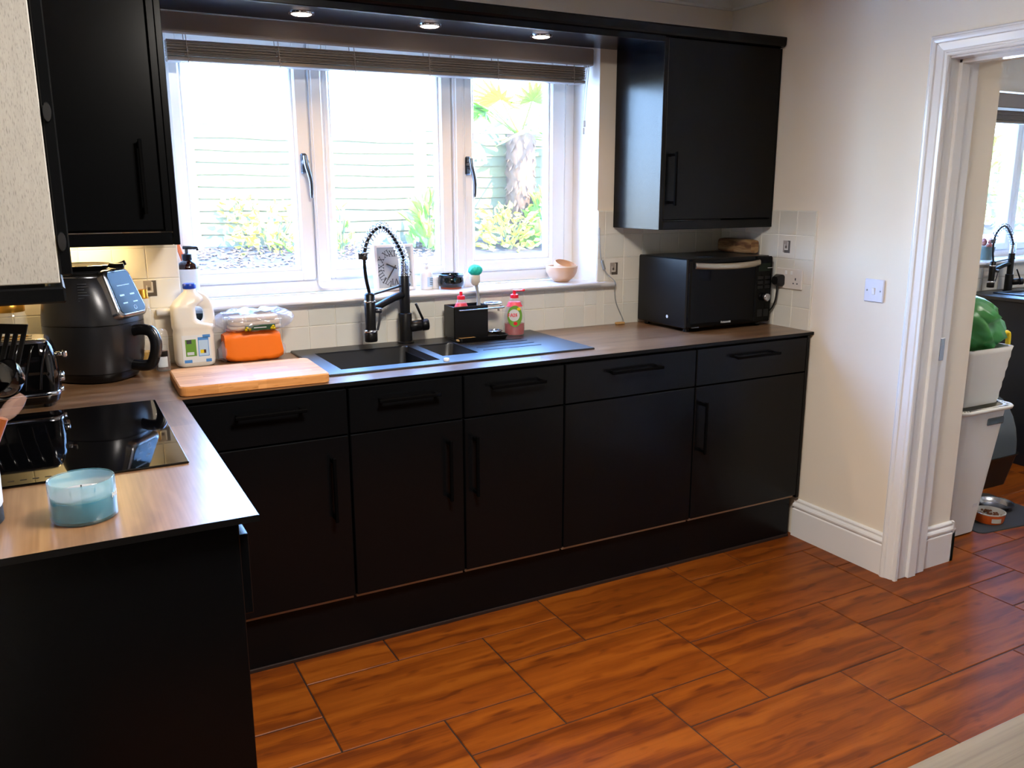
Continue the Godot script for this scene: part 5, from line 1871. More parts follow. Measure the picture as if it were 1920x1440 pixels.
	for i in 19:
		var f := i / 18.0
		var x := lerpf(-0.135, 0.140, f)
		var s := f * 2.0 - 1.0
		var hy := 0.036 * pow(maxf(1.0 - s * s * s * s, 0.0), 0.8) + 0.004
		var hz := 0.060 * pow(maxf(1.0 - pow(absf(s), 5.0), 0.0), 0.6) + 0.012
		var ring := []
		for j in 28:
			var a := TAU * j / 28
			var w := 1.0 + 0.22 * nb.get_noise_3d(x * 9.0, sin(a) * 1.2, cos(a) * 1.2) + 0.05 * sin(a * 6.0 + x * 70.0)
			ring.append(Vector3(x, maxf(0.038 + sin(a) * hy * w + 0.006 * s * s, 0.0015), cos(a) * hz * w))
		brr.append(ring)
	var bf := ms()
	loft(bf, brr)
	put(bf, "film", M.bag_film, bg)
	var bd := ms()
	for k in 3:
		loft(bd, [rrect(0, 0.010 + k * 0.015, 0, 0.080, 0.040, 0.025), rrect(0, 0.013 + k * 0.015, 0, 0.088 - k * 0.004, 0.046, 0.03), rrect(0, 0.021 + k * 0.015, 0, 0.088 - k * 0.004, 0.046, 0.03), rrect(0, 0.024 + k * 0.015, 0, 0.080, 0.040, 0.025)])
	put(bd, "bread", M.bread, bg)
	var bl := put(ms_box(Vector3(-0.043, 0.012, 0.066), Vector3(0.058, 0.030, 0.070), 0.001), "label", M.dark_green, bg)
	var fl := ms()
	for q in [[-0.036, 0.021], [-0.028, 0.016], [-0.040, 0.015], [0.051, 0.022], [0.046, 0.016], [0.054, 0.015]]:
		ball(fl, Vector3(q[0], q[1], 0.0702), 0.0052, Vector3(1, 1, 0.2), 8)
	put(fl, "label_flowers", M.yellow, bl)
	put(ms_box(Vector3(-0.014, 0.0195, 0.0701), Vector3(0.028, 0.0225, 0.0704), 0.0), "label_line", M.print_white, bl)
	# chopping board
	var cb := thing("chopping_board", "thick bamboo chopping board lying beside the sink", "chopping board", Vector3(-2.264, Y, 0.427), -0.02)
	var cbm := ms()
	var hx := 0.217
	var hz2 := 0.146
	var rr2 := []
	for p in [[0.0, 0.004], [0.003, 0.0], [0.026, 0.0], [0.0295, 0.0035]]:
		rr2.append(rrect(0, p[0], 0, hx - p[1], hz2 - p[1], 0.022, 6))
	for i in 3:
		for k in rr2[0].size():
			var jn: int = (k + 1) % rr2[0].size()
			var q := [rr2[i][k], rr2[i][jn], rr2[i + 1][jn], rr2[i + 1][k]]
			var o := Vector3(q[0].x / hx, 0.0 if i == 1 else (1.0 if i == 2 else -1.0), q[0].z / hz2)
			var n: Vector3 = (q[1] - q[0]).cross(q[3] - q[0]).normalized()
			if n.dot(o) < 0: n = -n
			var uvs := []
			for v in q:
				uvs.append(Vector2(v.x if absf(n.z) > absf(n.x) else v.z, v.y * 0.5 + 0.08))
			tri(cbm, q[0], q[1], q[2], n, n, n, uvs[0], uvs[1], uvs[2])
			tri(cbm, q[0], q[2], q[3], n, n, n, uvs[0], uvs[2], uvs[3])
	for e in [0, 3]:
		var c := Vector3(0, rr2[e][0].y, 0)
		var n := Vector3.UP if e == 3 else Vector3.DOWN
		for k in rr2[0].size():
			var q0: Vector3 = rr2[e][k]
			var q1: Vector3 = rr2[e][(k + 1) % rr2[0].size()]
			tri(cbm, c, q0, q1, n, n, n, Vector2(c.x, c.z), Vector2(q0.x, q0.z), Vector2(q1.x, q1.z))
	put(cbm, "board", M.bamboo, cb)
	# oil and pepper
	var ob := thing("oil_bottle", "slim clear bottle with a gold cap and a little oil behind the air fryer handle", "bottle", Vector3(-2.512, Y, 0.055))
	var og := ms()
	lathe(og, [Vector2(0, 0), Vector2(0.026, 0), Vector2(0.0285, 0.004), Vector2(0.0285, 0.155), Vector2(0.025, 0.178), Vector2(0.0145, 0.205), Vector2(0.0125, 0.222), Vector2(0.0125, 0.238), Vector2(0, 0.238)])
	put(og, "bottle", M.clear, ob)
	var ol := ms()
	lathe(ol, [Vector2(0, 0.003), Vector2(0.0255, 0.003), Vector2(0.0265, 0.006), Vector2(0.0265, 0.055), Vector2(0, 0.055)])
	put(ol, "oil", M.oil, ob)
	var oc3 := ms()
	lathe(oc3, [Vector2(0, 0.231), Vector2(0.0155, 0.231), Vector2(0.0155, 0.236), Vector2(0.0145, 0.238), Vector2(0.0145, 0.258), Vector2(0.013, 0.261), Vector2(0, 0.262)])
	put(oc3, "cap", M.gold, ob)
	var pg := thing("pepper_grinder", "small clear pepper grinder beside the milk bottle", "grinder", Vector3(-2.478, Y, 0.125))
	var pm := ms()
	lathe(pm, [Vector2(0, 0), Vector2(0.023, 0), Vector2(0.0245, 0.004), Vector2(0.0225, 0.05), Vector2(0.021, 0.085), Vector2(0, 0.085)])
	put(pm, "jar", M.clear, pg)
	var pp := ms()
	lathe(pp, [Vector2(0, 0.004), Vector2(0.021, 0.004), Vector2(0.0195, 0.05), Vector2(0.0192, 0.064), Vector2(0, 0.066)])
	put(pp, "peppercorns", M.pepper, pg)
	var pl := ms()
	wrap_on(pl, rect(-0.016, 0.014, 0.016, 0.048, 5), 0.0238, Vector3.ZERO, -0.1)
	put(pl, "label", M.pump_label, pg)
	var pl2 := ms()
	wrap_on(pl2, rect(-0.018, 0.046, 0.018, 0.066, 5), 0.0236, Vector3.ZERO, -0.1)
	put(pl2, "label_band", M.black_plastic, pg)
	var pc := ms()
	lathe(pc, [Vector2(0.0215, 0.0855), Vector2(0.0225, 0.088), Vector2(0.0235, 0.11), Vector2(0.0205, 0.13), Vector2(0.012, 0.138), Vector2(0, 0.139)])
	put(pc, "cap", M.clear, pg)

# ---------- on the hob run ----------
func left_run_things():
	var Y := 0.9104
	# air fryer; its front (drawer, control panel) faces +z of its own axes
	var t := thing("air_fryer", "large dark grey air fryer with a slanted control panel and drawer handle", "air fryer", Vector3(-2.672, Y, 0.150), deg_to_rad(52))
	var ring := func(y: float, r: float, fz: float, n := 40):
		var o := []
		for i in n:
			var a := TAU * i / n
			var c := cos(a)
			var s := sin(a)
			var k := pow(pow(absf(c), 2.6) + pow(absf(s), 2.6), -1.0 / 2.6)
			o.append(Vector3(c * k * r, y, s * k * r * (1.0 + (fz if s > 0 else 0.0))))
		return o
	var base := ms()
	loft(base, [ring.call(0.0, 0.095, 0.03), ring.call(0.006, 0.106, 0.04), ring.call(0.028, 0.113, 0.06), ring.call(0.032, 0.110, 0.05)])
	put(base, "base", M.black_plastic, t)
	var low := ms()
	loft(low, [ring.call(0.032, 0.114, 0.07), ring.call(0.06, 0.122, 0.07), ring.call(0.10, 0.127, 0.07), ring.call(0.15, 0.131, 0.06), ring.call(0.178, 0.132, 0.05)])
	put(low, "drawer", M.fryer_grey, t)
	var seam := ms()
	loft(seam, [ring.call(0.177, 0.1295, 0.045), ring.call(0.183, 0.1295, 0.045)], false, false)
	put(seam, "seam", M.black_plastic, t)
	var up := ms()
	loft(up, [ring.call(0.182, 0.132, 0.05), ring.call(0.21, 0.131, 0.03), ring.call(0.25, 0.125, -0.02), ring.call(0.29, 0.115, -0.09), ring.call(0.318, 0.104, -0.16), ring.call(0.332, 0.092, -0.22), ring.call(0.338, 0.074, -0.25), ring.call(0.340, 0.04, -0.25)])
	put(up, "housing", M.fryer_grey, t)
	var tp := ms()
	loft(tp, [ring.call(0.322, 0.1035, -0.165), ring.call(0.326, 0.1035, -0.18), ring.call(0.331, 0.0985, -0.20), ring.call(0.333, 0.094, -0.215)], false, false)
	put(tp, "top_trim", M.steel, t)
	# front collar that carries the slanted glass
	var col := ms()
	var tilt := Transform3D(Basis(Vector3(1, 0, 0), -0.38), Vector3(0, 0.268, 0.108))
	var cr := []
	for z in [[-0.055, 0.0], [0.006, 0.0], [0.013, 0.004], [0.015, 0.010]]:
		var o := []
		for q in rrect(0, 0, 0, 0.070 - z[1], 0.078 - z[1], 0.022):
			o.append(tilt * Vector3(q.x * (1.0 - q.z * 1.2), q.z, z[0]))
		cr.append(o)
	loft(col, cr)
	put(col, "trim", M.steel, t)
	var pn := ms()
	var pr := []
	for z in [[0.0145, 0.0], [0.0165, 0.001]]:
		var o := []
		for q in rrect(0, 0, 0, 0.058 - z[1], 0.067 - z[1], 0.016):
			o.append(tilt * Vector3(q.x * (1.0 - q.z * 1.2), q.z, z[0]))
		pr.append(o)
	loft(pn, pr)
	var pno := put(pn, "control_panel", M.panel_glass, t)
	for q in [[-0.030, 0.020, 0.060, 0.007], [-0.036, -0.012, 0.022, 0.014], [0.014, -0.012, 0.022, 0.014], [-0.036, -0.036, 0.022, 0.010], [0.014, -0.036, 0.022, 0.010]]:
		var mk := ms()
		box(mk, Vector3(q[0], q[1], 0.0166), Vector3(q[0] + q[2], q[1] + q[3] * 0.35, 0.0170), 0.0, tilt)
		put(mk, "panel_mark", M.label_pale, pno)
	var pw := ms()
	lathe(pw, [Vector2(0.0055, 0), Vector2(0.0055, 0.0004), Vector2(0.007, 0.0004), Vector2(0.007, 0)], Transform3D(tilt.basis * Basis(Vector3(1, 0, 0), PI / 2), tilt * Vector3(0.012, -0.052, 0.0166)), 20)
	put(pw, "panel_mark", M.label_pale, pno)
	# handle
	var h := ms()
	tube(h, spline([Vector3(0, 0.152, 0.130), Vector3(0, 0.158, 0.165), Vector3(0, 0.150, 0.195), Vector3(0, 0.120, 0.207), Vector3(0, 0.085, 0.203), Vector3(0, 0.052, 0.188), Vector3(0, 0.044, 0.160), Vector3(0, 0.046, 0.128)], 5), 0.0145, 14, 1.2)
	put(h, "handle", M.black_plastic, t)
	var hc := ms()
	tube(hc, spline([Vector3(0, 0.166, 0.172), Vector3(0, 0.160, 0.204), Vector3(0, 0.122, 0.2205), Vector3(0, 0.085, 0.216), Vector3(0, 0.062, 0.206)], 5), [0.002, 0.006, 0.008, 0.009, 0.009, 0.009, 0.009, 0.009, 0.009, 0.009, 0.009, 0.009, 0.009, 0.009, 0.009, 0.009, 0.009, 0.008, 0.006, 0.004, 0.002], 10, 0.8)
	put(hc, "handle_trim", M.pewter, t)
	# faint cooking guide printed on the side
	for k in 12:
		var y := 0.215 + k * 0.0082
		var r := 0.1335 - maxf(0.0, y - 0.21) * 0.145
		var wd := 0.018 + 0.007 * ((k * 5) % 3)
		var ln := ms()
		wrap_on(ln, rect(-0.022, y, -0.022 + wd, y + 0.0022, 3), r + 0.0012, Vector3.ZERO, -1.02, 0.0)
		put(ln, "print_line", M.pewter, t)
	var ds := thing("round_dish", "dark round dish with a chrome rim lying on top of the air fryer", "dish", Vector3(-2.690, Y + 0.3405, 0.135))
	var dm := ms()
	lathe(dm, [Vector2(0, 0), Vector2(0.075, 0), Vector2(0.092, 0.010), Vector2(0.094, 0.013), Vector2(0.088, 0.013), Vector2(0.072, 0.004), Vector2(0, 0.004)], Transform3D(), 36)
	put(dm, "dish", M.black_plastic, ds)
	var dr := ms()
	lathe(dr, [Vector2(0.094, 0.012), Vector2(0.0965, 0.0135), Vector2(0.094, 0.0152), Vector2(0.090, 0.0145)], Transform3D(), 36)
	put(dr, "rim", M.chrome, ds)
	var dh := ms()
	tube(dh, spline([Vector3(0.085, 0.012, 0.03), Vector3(0.105, 0.012, 0.045), Vector3(0.125, 0.020, 0.052)], 5), 0.0045, 8, 1.8)
	tube(dh, spline([Vector3(0.080, 0.012, 0.05), Vector3(0.100, 0.010, 0.068), Vector3(0.118, 0.012, 0.076)], 5), 0.0045, 8, 1.8)
	put(dh, "handle", M.black_plastic, ds)
	# tall jar behind, only its gold lid shows
	var gj := thing("storage_jar", "jar with a gold lid against the tiles behind the air fryer", "jar", Vector3(-2.895, Y, 0.075))
	var gm := ms()
	lathe(gm, [Vector2(0, 0), Vector2(0.042, 0), Vector2(0.045, 0.005), Vector2(0.045, 0.20), Vector2(0.038, 0.215), Vector2(0, 0.216)])
	put(gm, "jar", M.clear, gj)
	var gl := ms()
	lathe(gl, [Vector2(0, 0.216), Vector2(0.041, 0.216), Vector2(0.042, 0.219), Vector2(0.042, 0.238), Vector2(0.040, 0.241), Vector2(0, 0.242)])
	put(gl, "lid", M.gold, gj)
	# toaster
	var to := thing("toaster", "glossy black toaster with chrome bands behind the hob", "toaster", Vector3(-2.925, Y, 0.445))
	var tr := func(y: float, hx: float, hz: float, r: float): return rrect(0, y, 0, hx, hz, r)
	var f := ms()
	for q in [[-0.11, 0.05], [0.11, 0.05], [-0.11, -0.05], [0.11, -0.05]]:
		rod(f, Vector3(q[0], 0, q[1]), Vector3(q[0], 0.014, q[1]), 0.010, 10, 0.002)
	put(f, "foot", M.black_plastic, to)
	var tb := ms()
	loft(tb, [tr.call(0.012, 0.135, 0.072, 0.03), tr.call(0.020, 0.142, 0.080, 0.035), tr.call(0.034, 0.145, 0.083, 0.038)])
	put(tb, "base", M.gloss_black, to)
	var tc := ms()
	loft(tc, [tr.call(0.034, 0.146, 0.084, 0.038), tr.call(0.036, 0.148, 0.086, 0.04), tr.call(0.043, 0.148, 0.086, 0.04), tr.call(0.045, 0.146, 0.084, 0.038)])
	put(tc, "chrome_band", M.chrome, to)
	var tm := ms()
	loft(tm, [tr.call(0.045, 0.145, 0.083, 0.038), tr.call(0.09, 0.147, 0.085, 0.04), tr.call(0.14, 0.144, 0.082, 0.04), tr.call(0.165, 0.138, 0.074, 0.04), tr.call(0.178, 0.130, 0.064, 0.035)])
	put(tm, "body", M.gloss_black, to)
	for k in 7:
		var rb := ms()
		var xx := -0.10 + k * 0.033
		tube(rb, spline([Vector3(xx, 0.055, 0.0845), Vector3(xx + 0.006, 0.10, 0.0862), Vector3(xx + 0.016, 0.145, 0.0815), Vector3(xx + 0.026, 0.172, 0.067)], 4), 0.0035, 6)
		put(rb, "rib", M.gloss_black, to)
	var tt := ms()
	loft(tt, [tr.call(0.177, 0.131, 0.065, 0.035), tr.call(0.184, 0.126, 0.060, 0.032), tr.call(0.186, 0.118, 0.053, 0.03)])
	put(tt, "top_plate", M.steel, to)
	for z in [-0.024, 0.024]:
		put(ms_box(Vector3(-0.09, 0.1855, z - 0.012), Vector3(0.09, 0.1868, z + 0.012), 0.0004), "slot", M.gloss_black, to)
	var le := ms()
	rod(le, Vector3(0.140, 0.138, 0.02), Vector3(0.163, 0.138, 0.02), 0.006, 12, 0.001)
	box(le, Vector3(0.158, 0.130, 0.002), Vector3(0.170, 0.146, 0.038), 0.003)
	put(le, "lever", M.chrome, to)
	var kn := ms()
	rod(kn, Vector3(0.140, 0.075, 0.015), Vector3(0.158, 0.075, 0.015), 0.014, 18, 0.002)
	rod(kn, Vector3(0.140, 0.042, 0.035), Vector3(0.153, 0.042, 0.035), 0.007, 14, 0.001)
	put(kn, "dial", M.chrome, to)
	# utensil pot at the very edge of the picture
	var up2 := thing("utensil_pot", "pale ceramic utensil pot with a dark foot by the hob", "pot", Vector3(-2.946, Y, 1.400))
	var um := ms()
	lathe(um, [Vector2(0.058, 0.030), Vector2(0.060, 0.034), Vector2(0.062, 0.125), Vector2(0.060, 0.128), Vector2(0.057, 0.125), Vector2(0.054, 0.03), Vector2(0, 0.028)], Transform3D(), 36)
	put(um, "pot", M.white_plastic, up2)
	var uf := ms()
	lathe(uf, [Vector2(0, 0), Vector2(0.055, 0), Vector2(0.0585, 0.003), Vector2(0.0585, 0.0305), Vector2(0, 0.0305)], Transform3D(), 36)
	put(uf, "foot", M.mat_grey, up2)
	# utensils standing in it
	var base_p := Vector3(-2.933, Y + 0.032, 1.395)
	var tu := thing("slotted_turner", "black slotted turner, the tallest utensil in the pot by the hob", "utensil", base_p)
	var d1 := Vector3(0.088, 0.30, -0.04)
	var m1 := ms()
	tube(m1, [Vector3.ZERO, d1 * 0.75], 0.006, 8)
	put(m1, "handle", M.black_plastic, tu)
	var bs := Basis(Vector3(0.80, 0.0, 0.60).normalized(), d1.normalized(), Vector3(0.80, 0, 0.60).normalized().cross(d1.normalized()).normalized())
	var m2 := ms()
	for k in 5:
		box(m2, Vector3(-0.036 + k * 0.0155, 0.255, -0.002), Vector3(-0.027 + k * 0.0155, 0.322 - absf(k - 2.6) * 0.006, 0.002), 0.001, Transform3D(bs, Vector3.ZERO))
	box(m2, Vector3(-0.036, 0.235, -0.002), Vector3(0.035, 0.256, 0.002), 0.001, Transform3D(bs, Vector3.ZERO))
	box(m2, Vector3(-0.036, 0.308, -0.002), Vector3(0.035, 0.326, 0.002), 0.001, Transform3D(bs, Vector3.ZERO))
	put(m2, "blade", M.black_plastic, tu)
	var la := thing("ladle", "glossy black ladle with a shiny bowl in the utensil pot", "utensil", base_p + Vector3(0.01, 0, 0.01))
	var m3 := ms()
	tube(m3, spline([Vector3.ZERO, Vector3(0.030, 0.12, -0.005), Vector3(0.044, 0.20, -0.005)], 5), 0.0055, 8)
	put(m3, "handle", M.black_plastic, la)
	var m4 := ms()
	lathe(m4, [Vector2(0, -0.030), Vector2(0.016, -0.028), Vector2(0.029, -0.018), Vector2(0.036, 0.0), Vector2(0.037, 0.008), Vector2(0.034, 0.008), Vector2(0.026, -0.014), Vector2(0, -0.026)], Transform3D(Basis(Vector3(0.6, 0, 0.8).normalized(), 0.9), Vector3(0.062, 0.222, 0.0)), 28)
	put(m4, "bowl", M.gloss_black, la)
	var ws := thing("spoon", "copper-handled spoon with a pinkish clear head leaning out of the utensil pot", "utensil", base_p + Vector3(0.0, 0.0, 0.035))
	var m5 := ms()
	tube(m5, [Vector3(0.0, 0.0, 0.0), Vector3(0.050, 0.128, 0.0), Vector3(0.064, 0.160, 0.0)], [0.008, 0.010, 0.010], 14)
	put(m5, "handle", M.copper, ws)
	var m6 := ms()
	var sr := []
	var sd := Vector3(0.70, 0.72, -0.05).normalized()
	for i in 9:
		var ff := i / 8.0
		var w := 0.006 + 0.008 * sin(PI * minf(ff * 0.92 + 0.04, 1.0))
		sr.append(turned(ell(w, 0.005 + 0.004 * sin(PI * ff), 18), Transform3D(along(sd), Vector3(0.062, 0.156, 0.0) + sd * 0.055 * ff)))
	loft(m6, sr)
	put(m6, "head", M.rose_clear, ws)
	# candle
	var ca := thing("candle", "blue glass candle jar with three wicks on the worktop end", "candle", Vector3(-2.761, Y, 1.452))
	var R := 0.055
	var H := 0.074
	var g := ms()
	lathe(g, [Vector2(0, 0), Vector2(R - 0.004, 0), Vector2(R, 0.004), Vector2(R, H - 0.001), Vector2(R - 0.001, H), Vector2(R - 0.0025, H - 0.001), Vector2(R - 0.0025, 0.006), Vector2(0, 0.006)], Transform3D(), 48)
	put(g, "glass", M.clear_blue, ca)
	var fb := ms()
	lathe(fb, [Vector2(R - 0.0028, 0.041), Vector2(R - 0.0028, H - 0.002)], Transform3D(), 48)
	put(fb, "frosted_band", M.frost_blue, ca)
	var cb := ms()
	lathe(cb, [Vector2(0, 0.0065), Vector2(R - 0.003, 0.0065), Vector2(R - 0.003, 0.040), Vector2(R - 0.006, 0.042), Vector2(0, 0.0415)], Transform3D(), 48)
	put(cb, "coloured_wax", M.candle_blue, ca)
	var cw := ms()
	lathe(cw, [Vector2(R - 0.006, 0.0418), Vector2(R - 0.004, 0.044), Vector2(R - 0.007, 0.046), Vector2(0, 0.045)], Transform3D(), 48)
	put(cw, "melted_top", M.wax, ca)
	for k in 3:
		var a := TAU * k / 3.0 + 0.5
		var wk := ms()
		rod(wk, Vector3(cos(a) * 0.022, 0.044, sin(a) * 0.022), Vector3(cos(a) * 0.023, 0.053, sin(a) * 0.022), 0.0013, 6)
		put(wk, "wick", M.cable_black, ca)
	write(letters("PARI", 0.009, false, R + 0.0005, true), "lettering", M.print_white, ca, Vector3(0, 0.042, 0), Basis(Vector3.UP, 1.22))

# ---------- microwave corner ----------
func microwave_corner():
	var Y := 0.9104
	var x0 := -0.498
	var x1 := -0.046
	var zf := 0.385
	var t := thing("microwave", "black microwave oven with a curved metal door handle", "microwave", Vector3(x0, Y, 0))
	var w := x1 - x0
	put(ms_box(Vector3(0, 0.016, 0.035), Vector3(w, 0.302, zf - 0.022), 0.005), "casing", M.mw_side, t)
	for q in [[0.03, 0.07], [w - 0.03, 0.07], [0.03, zf - 0.05], [w - 0.03, zf - 0.05]]:
		var f := ms()
		rod(f, Vector3(q[0], 0, q[1]), Vector3(q[0], 0.018, q[1]), 0.013, 12, 0.002)
		put(f, "foot", M.black_plastic, t)
	var dr := put(ms_box(Vector3(0.003, 0.020, zf - 0.0215), Vector3(w - 0.098, 0.300, zf), 0.006), "door", M.mw_glass, t)
	put(ms_box(Vector3(w - 0.0965, 0.020, zf - 0.0215), Vector3(w - 0.002, 0.300, zf), 0.006), "control_panel", M.mw_glass, t)
	var h := ms()
	var hp := []
	for i in 17:
		var f := i / 16.0 * 2.0 - 1.0
		var x := lerpf(0.022, w - 0.082, i / 16.0)
		var z := zf + 0.022 * (1.0 - f * f) + 0.006
		var y := 0.276 - 0.006 * (1.0 - f * f)
		hp.append([Vector3(x, y - 0.0125, z - 0.006), Vector3(x, y - 0.0125, z), Vector3(x, y - 0.004, z + 0.003), Vector3(x, y + 0.008, z + 0.002), Vector3(x, y + 0.0125, z - 0.002), Vector3(x, y + 0.0125, z - 0.006)])
	loft(h, hp)
	box(h, Vector3(0.022, 0.266, zf - 0.001), Vector3(0.034, 0.286, zf + 0.006), 0.002)
	box(h, Vector3(w - 0.094, 0.266, zf - 0.001), Vector3(w - 0.082, 0.286, zf + 0.006), 0.002)
	put(h, "handle", M.mw_handle, dr)
	write(letters("Panasonic", 0.0085, false, 0.0, true), "lettering", M.print_white, dr, Vector3(w * 0.44, 0.036, zf + 0.0004))
	var s := ms()
	box(s, Vector3(0.016, 0.0205, zf), Vector3(0.055, 0.025, zf + 0.0012), 0.0004)
	put(s, "badge", M.pewter, dr)
	var k := ms()
	rod(k, Vector3(w - 0.044, 0.128, zf - 0.001), Vector3(w - 0.044, 0.128, zf + 0.022), 0.017, 26, 0.003)
	put(k, "knob", M.steel, t)
	put(ms_box(Vector3(w - 0.085, 0.238, zf), Vector3(w - 0.018, 0.272, zf + 0.0012), 0.0004), "display", M.panel_glass, t)
	put(ms_box(Vector3(w - 0.035, 0.2505, zf + 0.0012), Vector3(w - 0.006, 0.2525, zf + 0.0018), 0.0002), "display_line", M.print_white, t)
	for i in 6:
		var bt := ms()
		var bx := w - 0.086 + (i % 2) * 0.040
		var by := 0.205 - int(i / 2.0) * 0.020
		box(bt, Vector3(bx, by, zf), Vector3(bx + 0.030, by + 0.012, zf + 0.0014), 0.0005)
		put(bt, "button", M.mw_side, t)
	for i in 2:
		var bt := ms()
		box(bt, Vector3(w - 0.080 + i * 0.036, 0.045, zf), Vector3(w - 0.052 + i * 0.036, 0.075, zf + 0.0016), 0.0006)
		put(bt, "button", M.mw_side, t)
	for i in 7:
		put(ms_box(Vector3(0.12 + i * 0.012, 0.3019, 0.27), Vector3(0.126 + i * 0.012, 0.3026, 0.33), 0.0002), "vent", M.black_plastic, t)
	var st := ms()
	rod(st, Vector3(-0.0006, 0.055, 0.245), Vector3(0.0004, 0.055, 0.245), 0.007, 16)
	put(st, "round_sticker", M.print_white, t)
	var rb := thing("rustic_board", "rough wooden block lying on the microwave along the cream wall", "board", Vector3(-0.050, Y + 0.3023, 0.165), PI / 2 - 0.05)
	var rr := []
	for i in 9:
		var f := i / 8.0
		var e := 1.0 - 0.12 * pow(absf(f - 0.5) * 2.0, 8.0)
		rr.append(turned(rrect(0, 0, 0, 0.031 * e, 0.024 * e, 0.012, 4), Transform3D(Basis(Vector3(0, 0, 1), PI / 2), Vector3(lerpf(-0.112, 0.112, f), 0.031, 0))))
	var rm := ms()
	loft(rm, rr)
	put(rm, "block", M.rustic, rb)
	# socket, plug and lead
	var so := thing("wall_socket", "white double wall socket on the tiles above the worktop end", "socket", Vector3(-0.0062, 1.117, 0.445))
	put(ms_box(Vector3(-0.009, -0.043, -0.073), Vector3(0, 0.043, 0.073), 0.003), "plate", M.socket_white, so)
	for z in [-0.038, 0.038]:
		for q in [[-0.004, 0.006, -0.003, 0.003], [-0.020, -0.015, -0.014, -0.007], [-0.020, -0.015, 0.007, 0.014]]:
			put(ms_box(Vector3(-0.0095, q[0], z + q[2]), Vector3(-0.0088, q[1], z + q[3]), 0.0), "pin_hole", M.clock_ink, so)
		put(ms_box(Vector3(-0.012, 0.018, z * 0.42 - 0.006), Vector3(-0.0088, 0.034, z * 0.42 + 0.006), 0.0015), "rocker", M.white_plastic, so)
	var pl := thing("power_lead", "black plug and lead of the microwave in the double socket", "plug", Vector3(-0.0155, 1.108, 0.400))
	var pm := ms()
	loft(pm, [turned(rrect(0, 0, 0, 0.024, 0.024, 0.012), Transform3D(Basis(Vector3(0, 0, 1), PI / 2), Vector3(0, 0, 0))), turned(rrect(0, 0, 0, 0.026, 0.025, 0.013), Transform3D(Basis(Vector3(0, 0, 1), PI / 2), Vector3(-0.012, 0, 0))), turned(rrect(0, 0, 0, 0.017, 0.017, 0.012), Transform3D(Basis(Vector3(0, 0, 1), PI / 2), Vector3(-0.034, 0, 0)))])
	put(pm, "plug", M.cable_black, pl)
	var lc := ms()
	tube(lc, spline([Vector3(-0.016, -0.018, 0), Vector3(-0.018, -0.055, 0.0), Vector3(-0.014, -0.095, -0.012), Vector3(-0.012, -0.130, -0.035), Vector3(-0.013, -0.152, -0.075), Vector3(-0.012, -0.160, -0.15), Vector3(-0.018, -0.17, -0.30)], 6), 0.0038, 8)
	put(lc, "cable", M.cable_black, pl)
	rod(lc, Vector3.ZERO, Vector3(0.0001, 0, 0), 0.0001, 4)

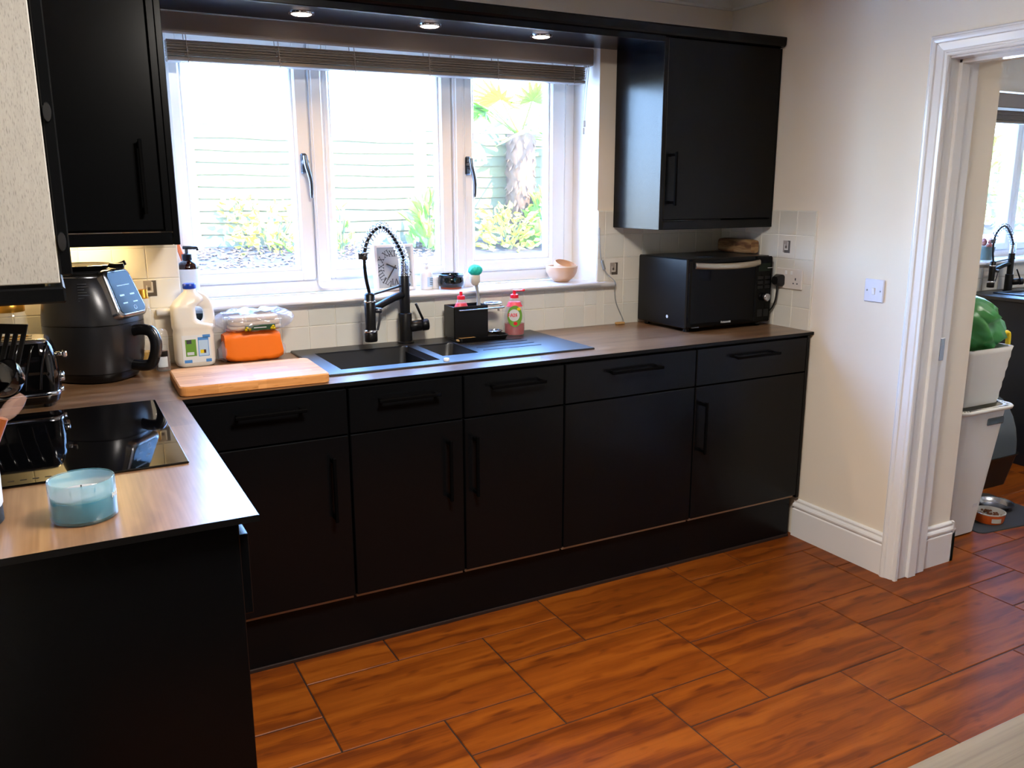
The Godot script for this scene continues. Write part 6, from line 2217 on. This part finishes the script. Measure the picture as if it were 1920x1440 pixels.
func small_fittings():
	var s := thing("light_switch", "white single light switch on the cream wall", "switch", Vector3(-0.0003, 1.108, 0.872))
	put(ms_box(Vector3(-0.009, -0.0435, -0.0435), Vector3(0, 0.0435, 0.0435), 0.003), "plate", M.switch_white, s)
	var r := ms()
	box(r, Vector3(-0.004, -0.013, -0.007), Vector3(0.003, 0.013, 0.007), 0.0015, Transform3D(Basis(Vector3(0, 0, 1), 0.14), Vector3(-0.009, -0.002, 0)))
	put(r, "rocker", M.white_plastic, s)
	for z in [-0.030, 0.030]:
		var c := ms()
		rod(c, Vector3(-0.0095, 0, z), Vector3(-0.0085, 0, z), 0.0035, 10)
		put(c, "screw", M.steel, s)
	# lamp flex with an inline switch between window and corner
	var l := thing("lamp_flex", "thin grey flex with an inline switch hanging beside the window", "cable", Vector3(0, 0, 0))
	var m := ms()
	tube(m, spline([Vector3(-0.690, 1.330, 0.0085), Vector3(-0.688, 1.26, 0.010), Vector3(-0.680, 1.20, 0.010), Vector3(-0.668, 1.165, 0.012), Vector3(-0.655, 1.135, 0.02), Vector3(-0.640, 1.112, 0.045), Vector3(-0.628, 1.095, 0.047), Vector3(-0.618, 1.06, 0.030), Vector3(-0.598, 1.005, 0.014), Vector3(-0.575, 0.960, 0.012), Vector3(-0.561, 0.928, 0.018), Vector3(-0.572, 0.920, 0.035)], 5), 0.0020, 6)
	put(m, "cable", M.cable_grey, l)
	var sw := ms()
	var sd := (Vector3(-0.664, 1.150, 0.013) - Vector3(-0.678, 1.195, 0.011)).normalized()
	box(sw, Vector3(-0.006, -0.022, -0.005), Vector3(0.006, 0.022, 0.007), 0.003, Transform3D(along(sd), Vector3(-0.671, 1.172, 0.0135)))
	put(sw, "inline_switch", M.cable_grey, l)
	var b := thing("cable_adaptor", "small tan adaptor box on the worktop below the flex", "adaptor", Vector3(-0.590, 0.9104, 0.035))
	put(ms_box(Vector3(-0.022, 0, -0.010), Vector3(0.022, 0.010, 0.010), 0.003), "case", M.sponge_tan, b)

func table_corner():
	var t := thing("dining_table", "pale oak dining table just below the camera", "table", Vector3(-1.32, 0, 2.90))
	put(ms_box(Vector3(-0.70, 0.715, -0.434), Vector3(0.70, 0.740, 0.43), 0.003), "table_top", M.pale_oak, t)
	for q in [[-0.64, -0.37], [0.64, -0.37], [-0.64, 0.37], [0.64, 0.37]]:
		put(ms_box(Vector3(q[0] - 0.028, 0, q[1] - 0.028), Vector3(q[0] + 0.028, 0.7145, q[1] + 0.028), 0.003), "leg", M.pale_oak, t)
	for q in [[-0.61, 0.61, -0.385, -0.365], [-0.61, 0.61, 0.365, 0.385]]:
		put(ms_box(Vector3(q[0], 0.635, q[2]), Vector3(q[1], 0.7145, q[3]), 0.001), "apron", M.pale_oak, t)
	for q in [[-0.65, -0.63], [0.63, 0.65]]:
		put(ms_box(Vector3(q[0], 0.635, -0.34), Vector3(q[1], 0.7145, 0.34), 0.001), "apron", M.pale_oak, t)
	var p := thing("paper_sheet", "white sheet of paper on the oak table", "paper", Vector3(-1.585, 0.7402, 2.640))
	put(ms_box(Vector3(0, 0, 0), Vector3(0.148, 0.0006, 0.21), 0.0), "sheet", M.paper_white, p)
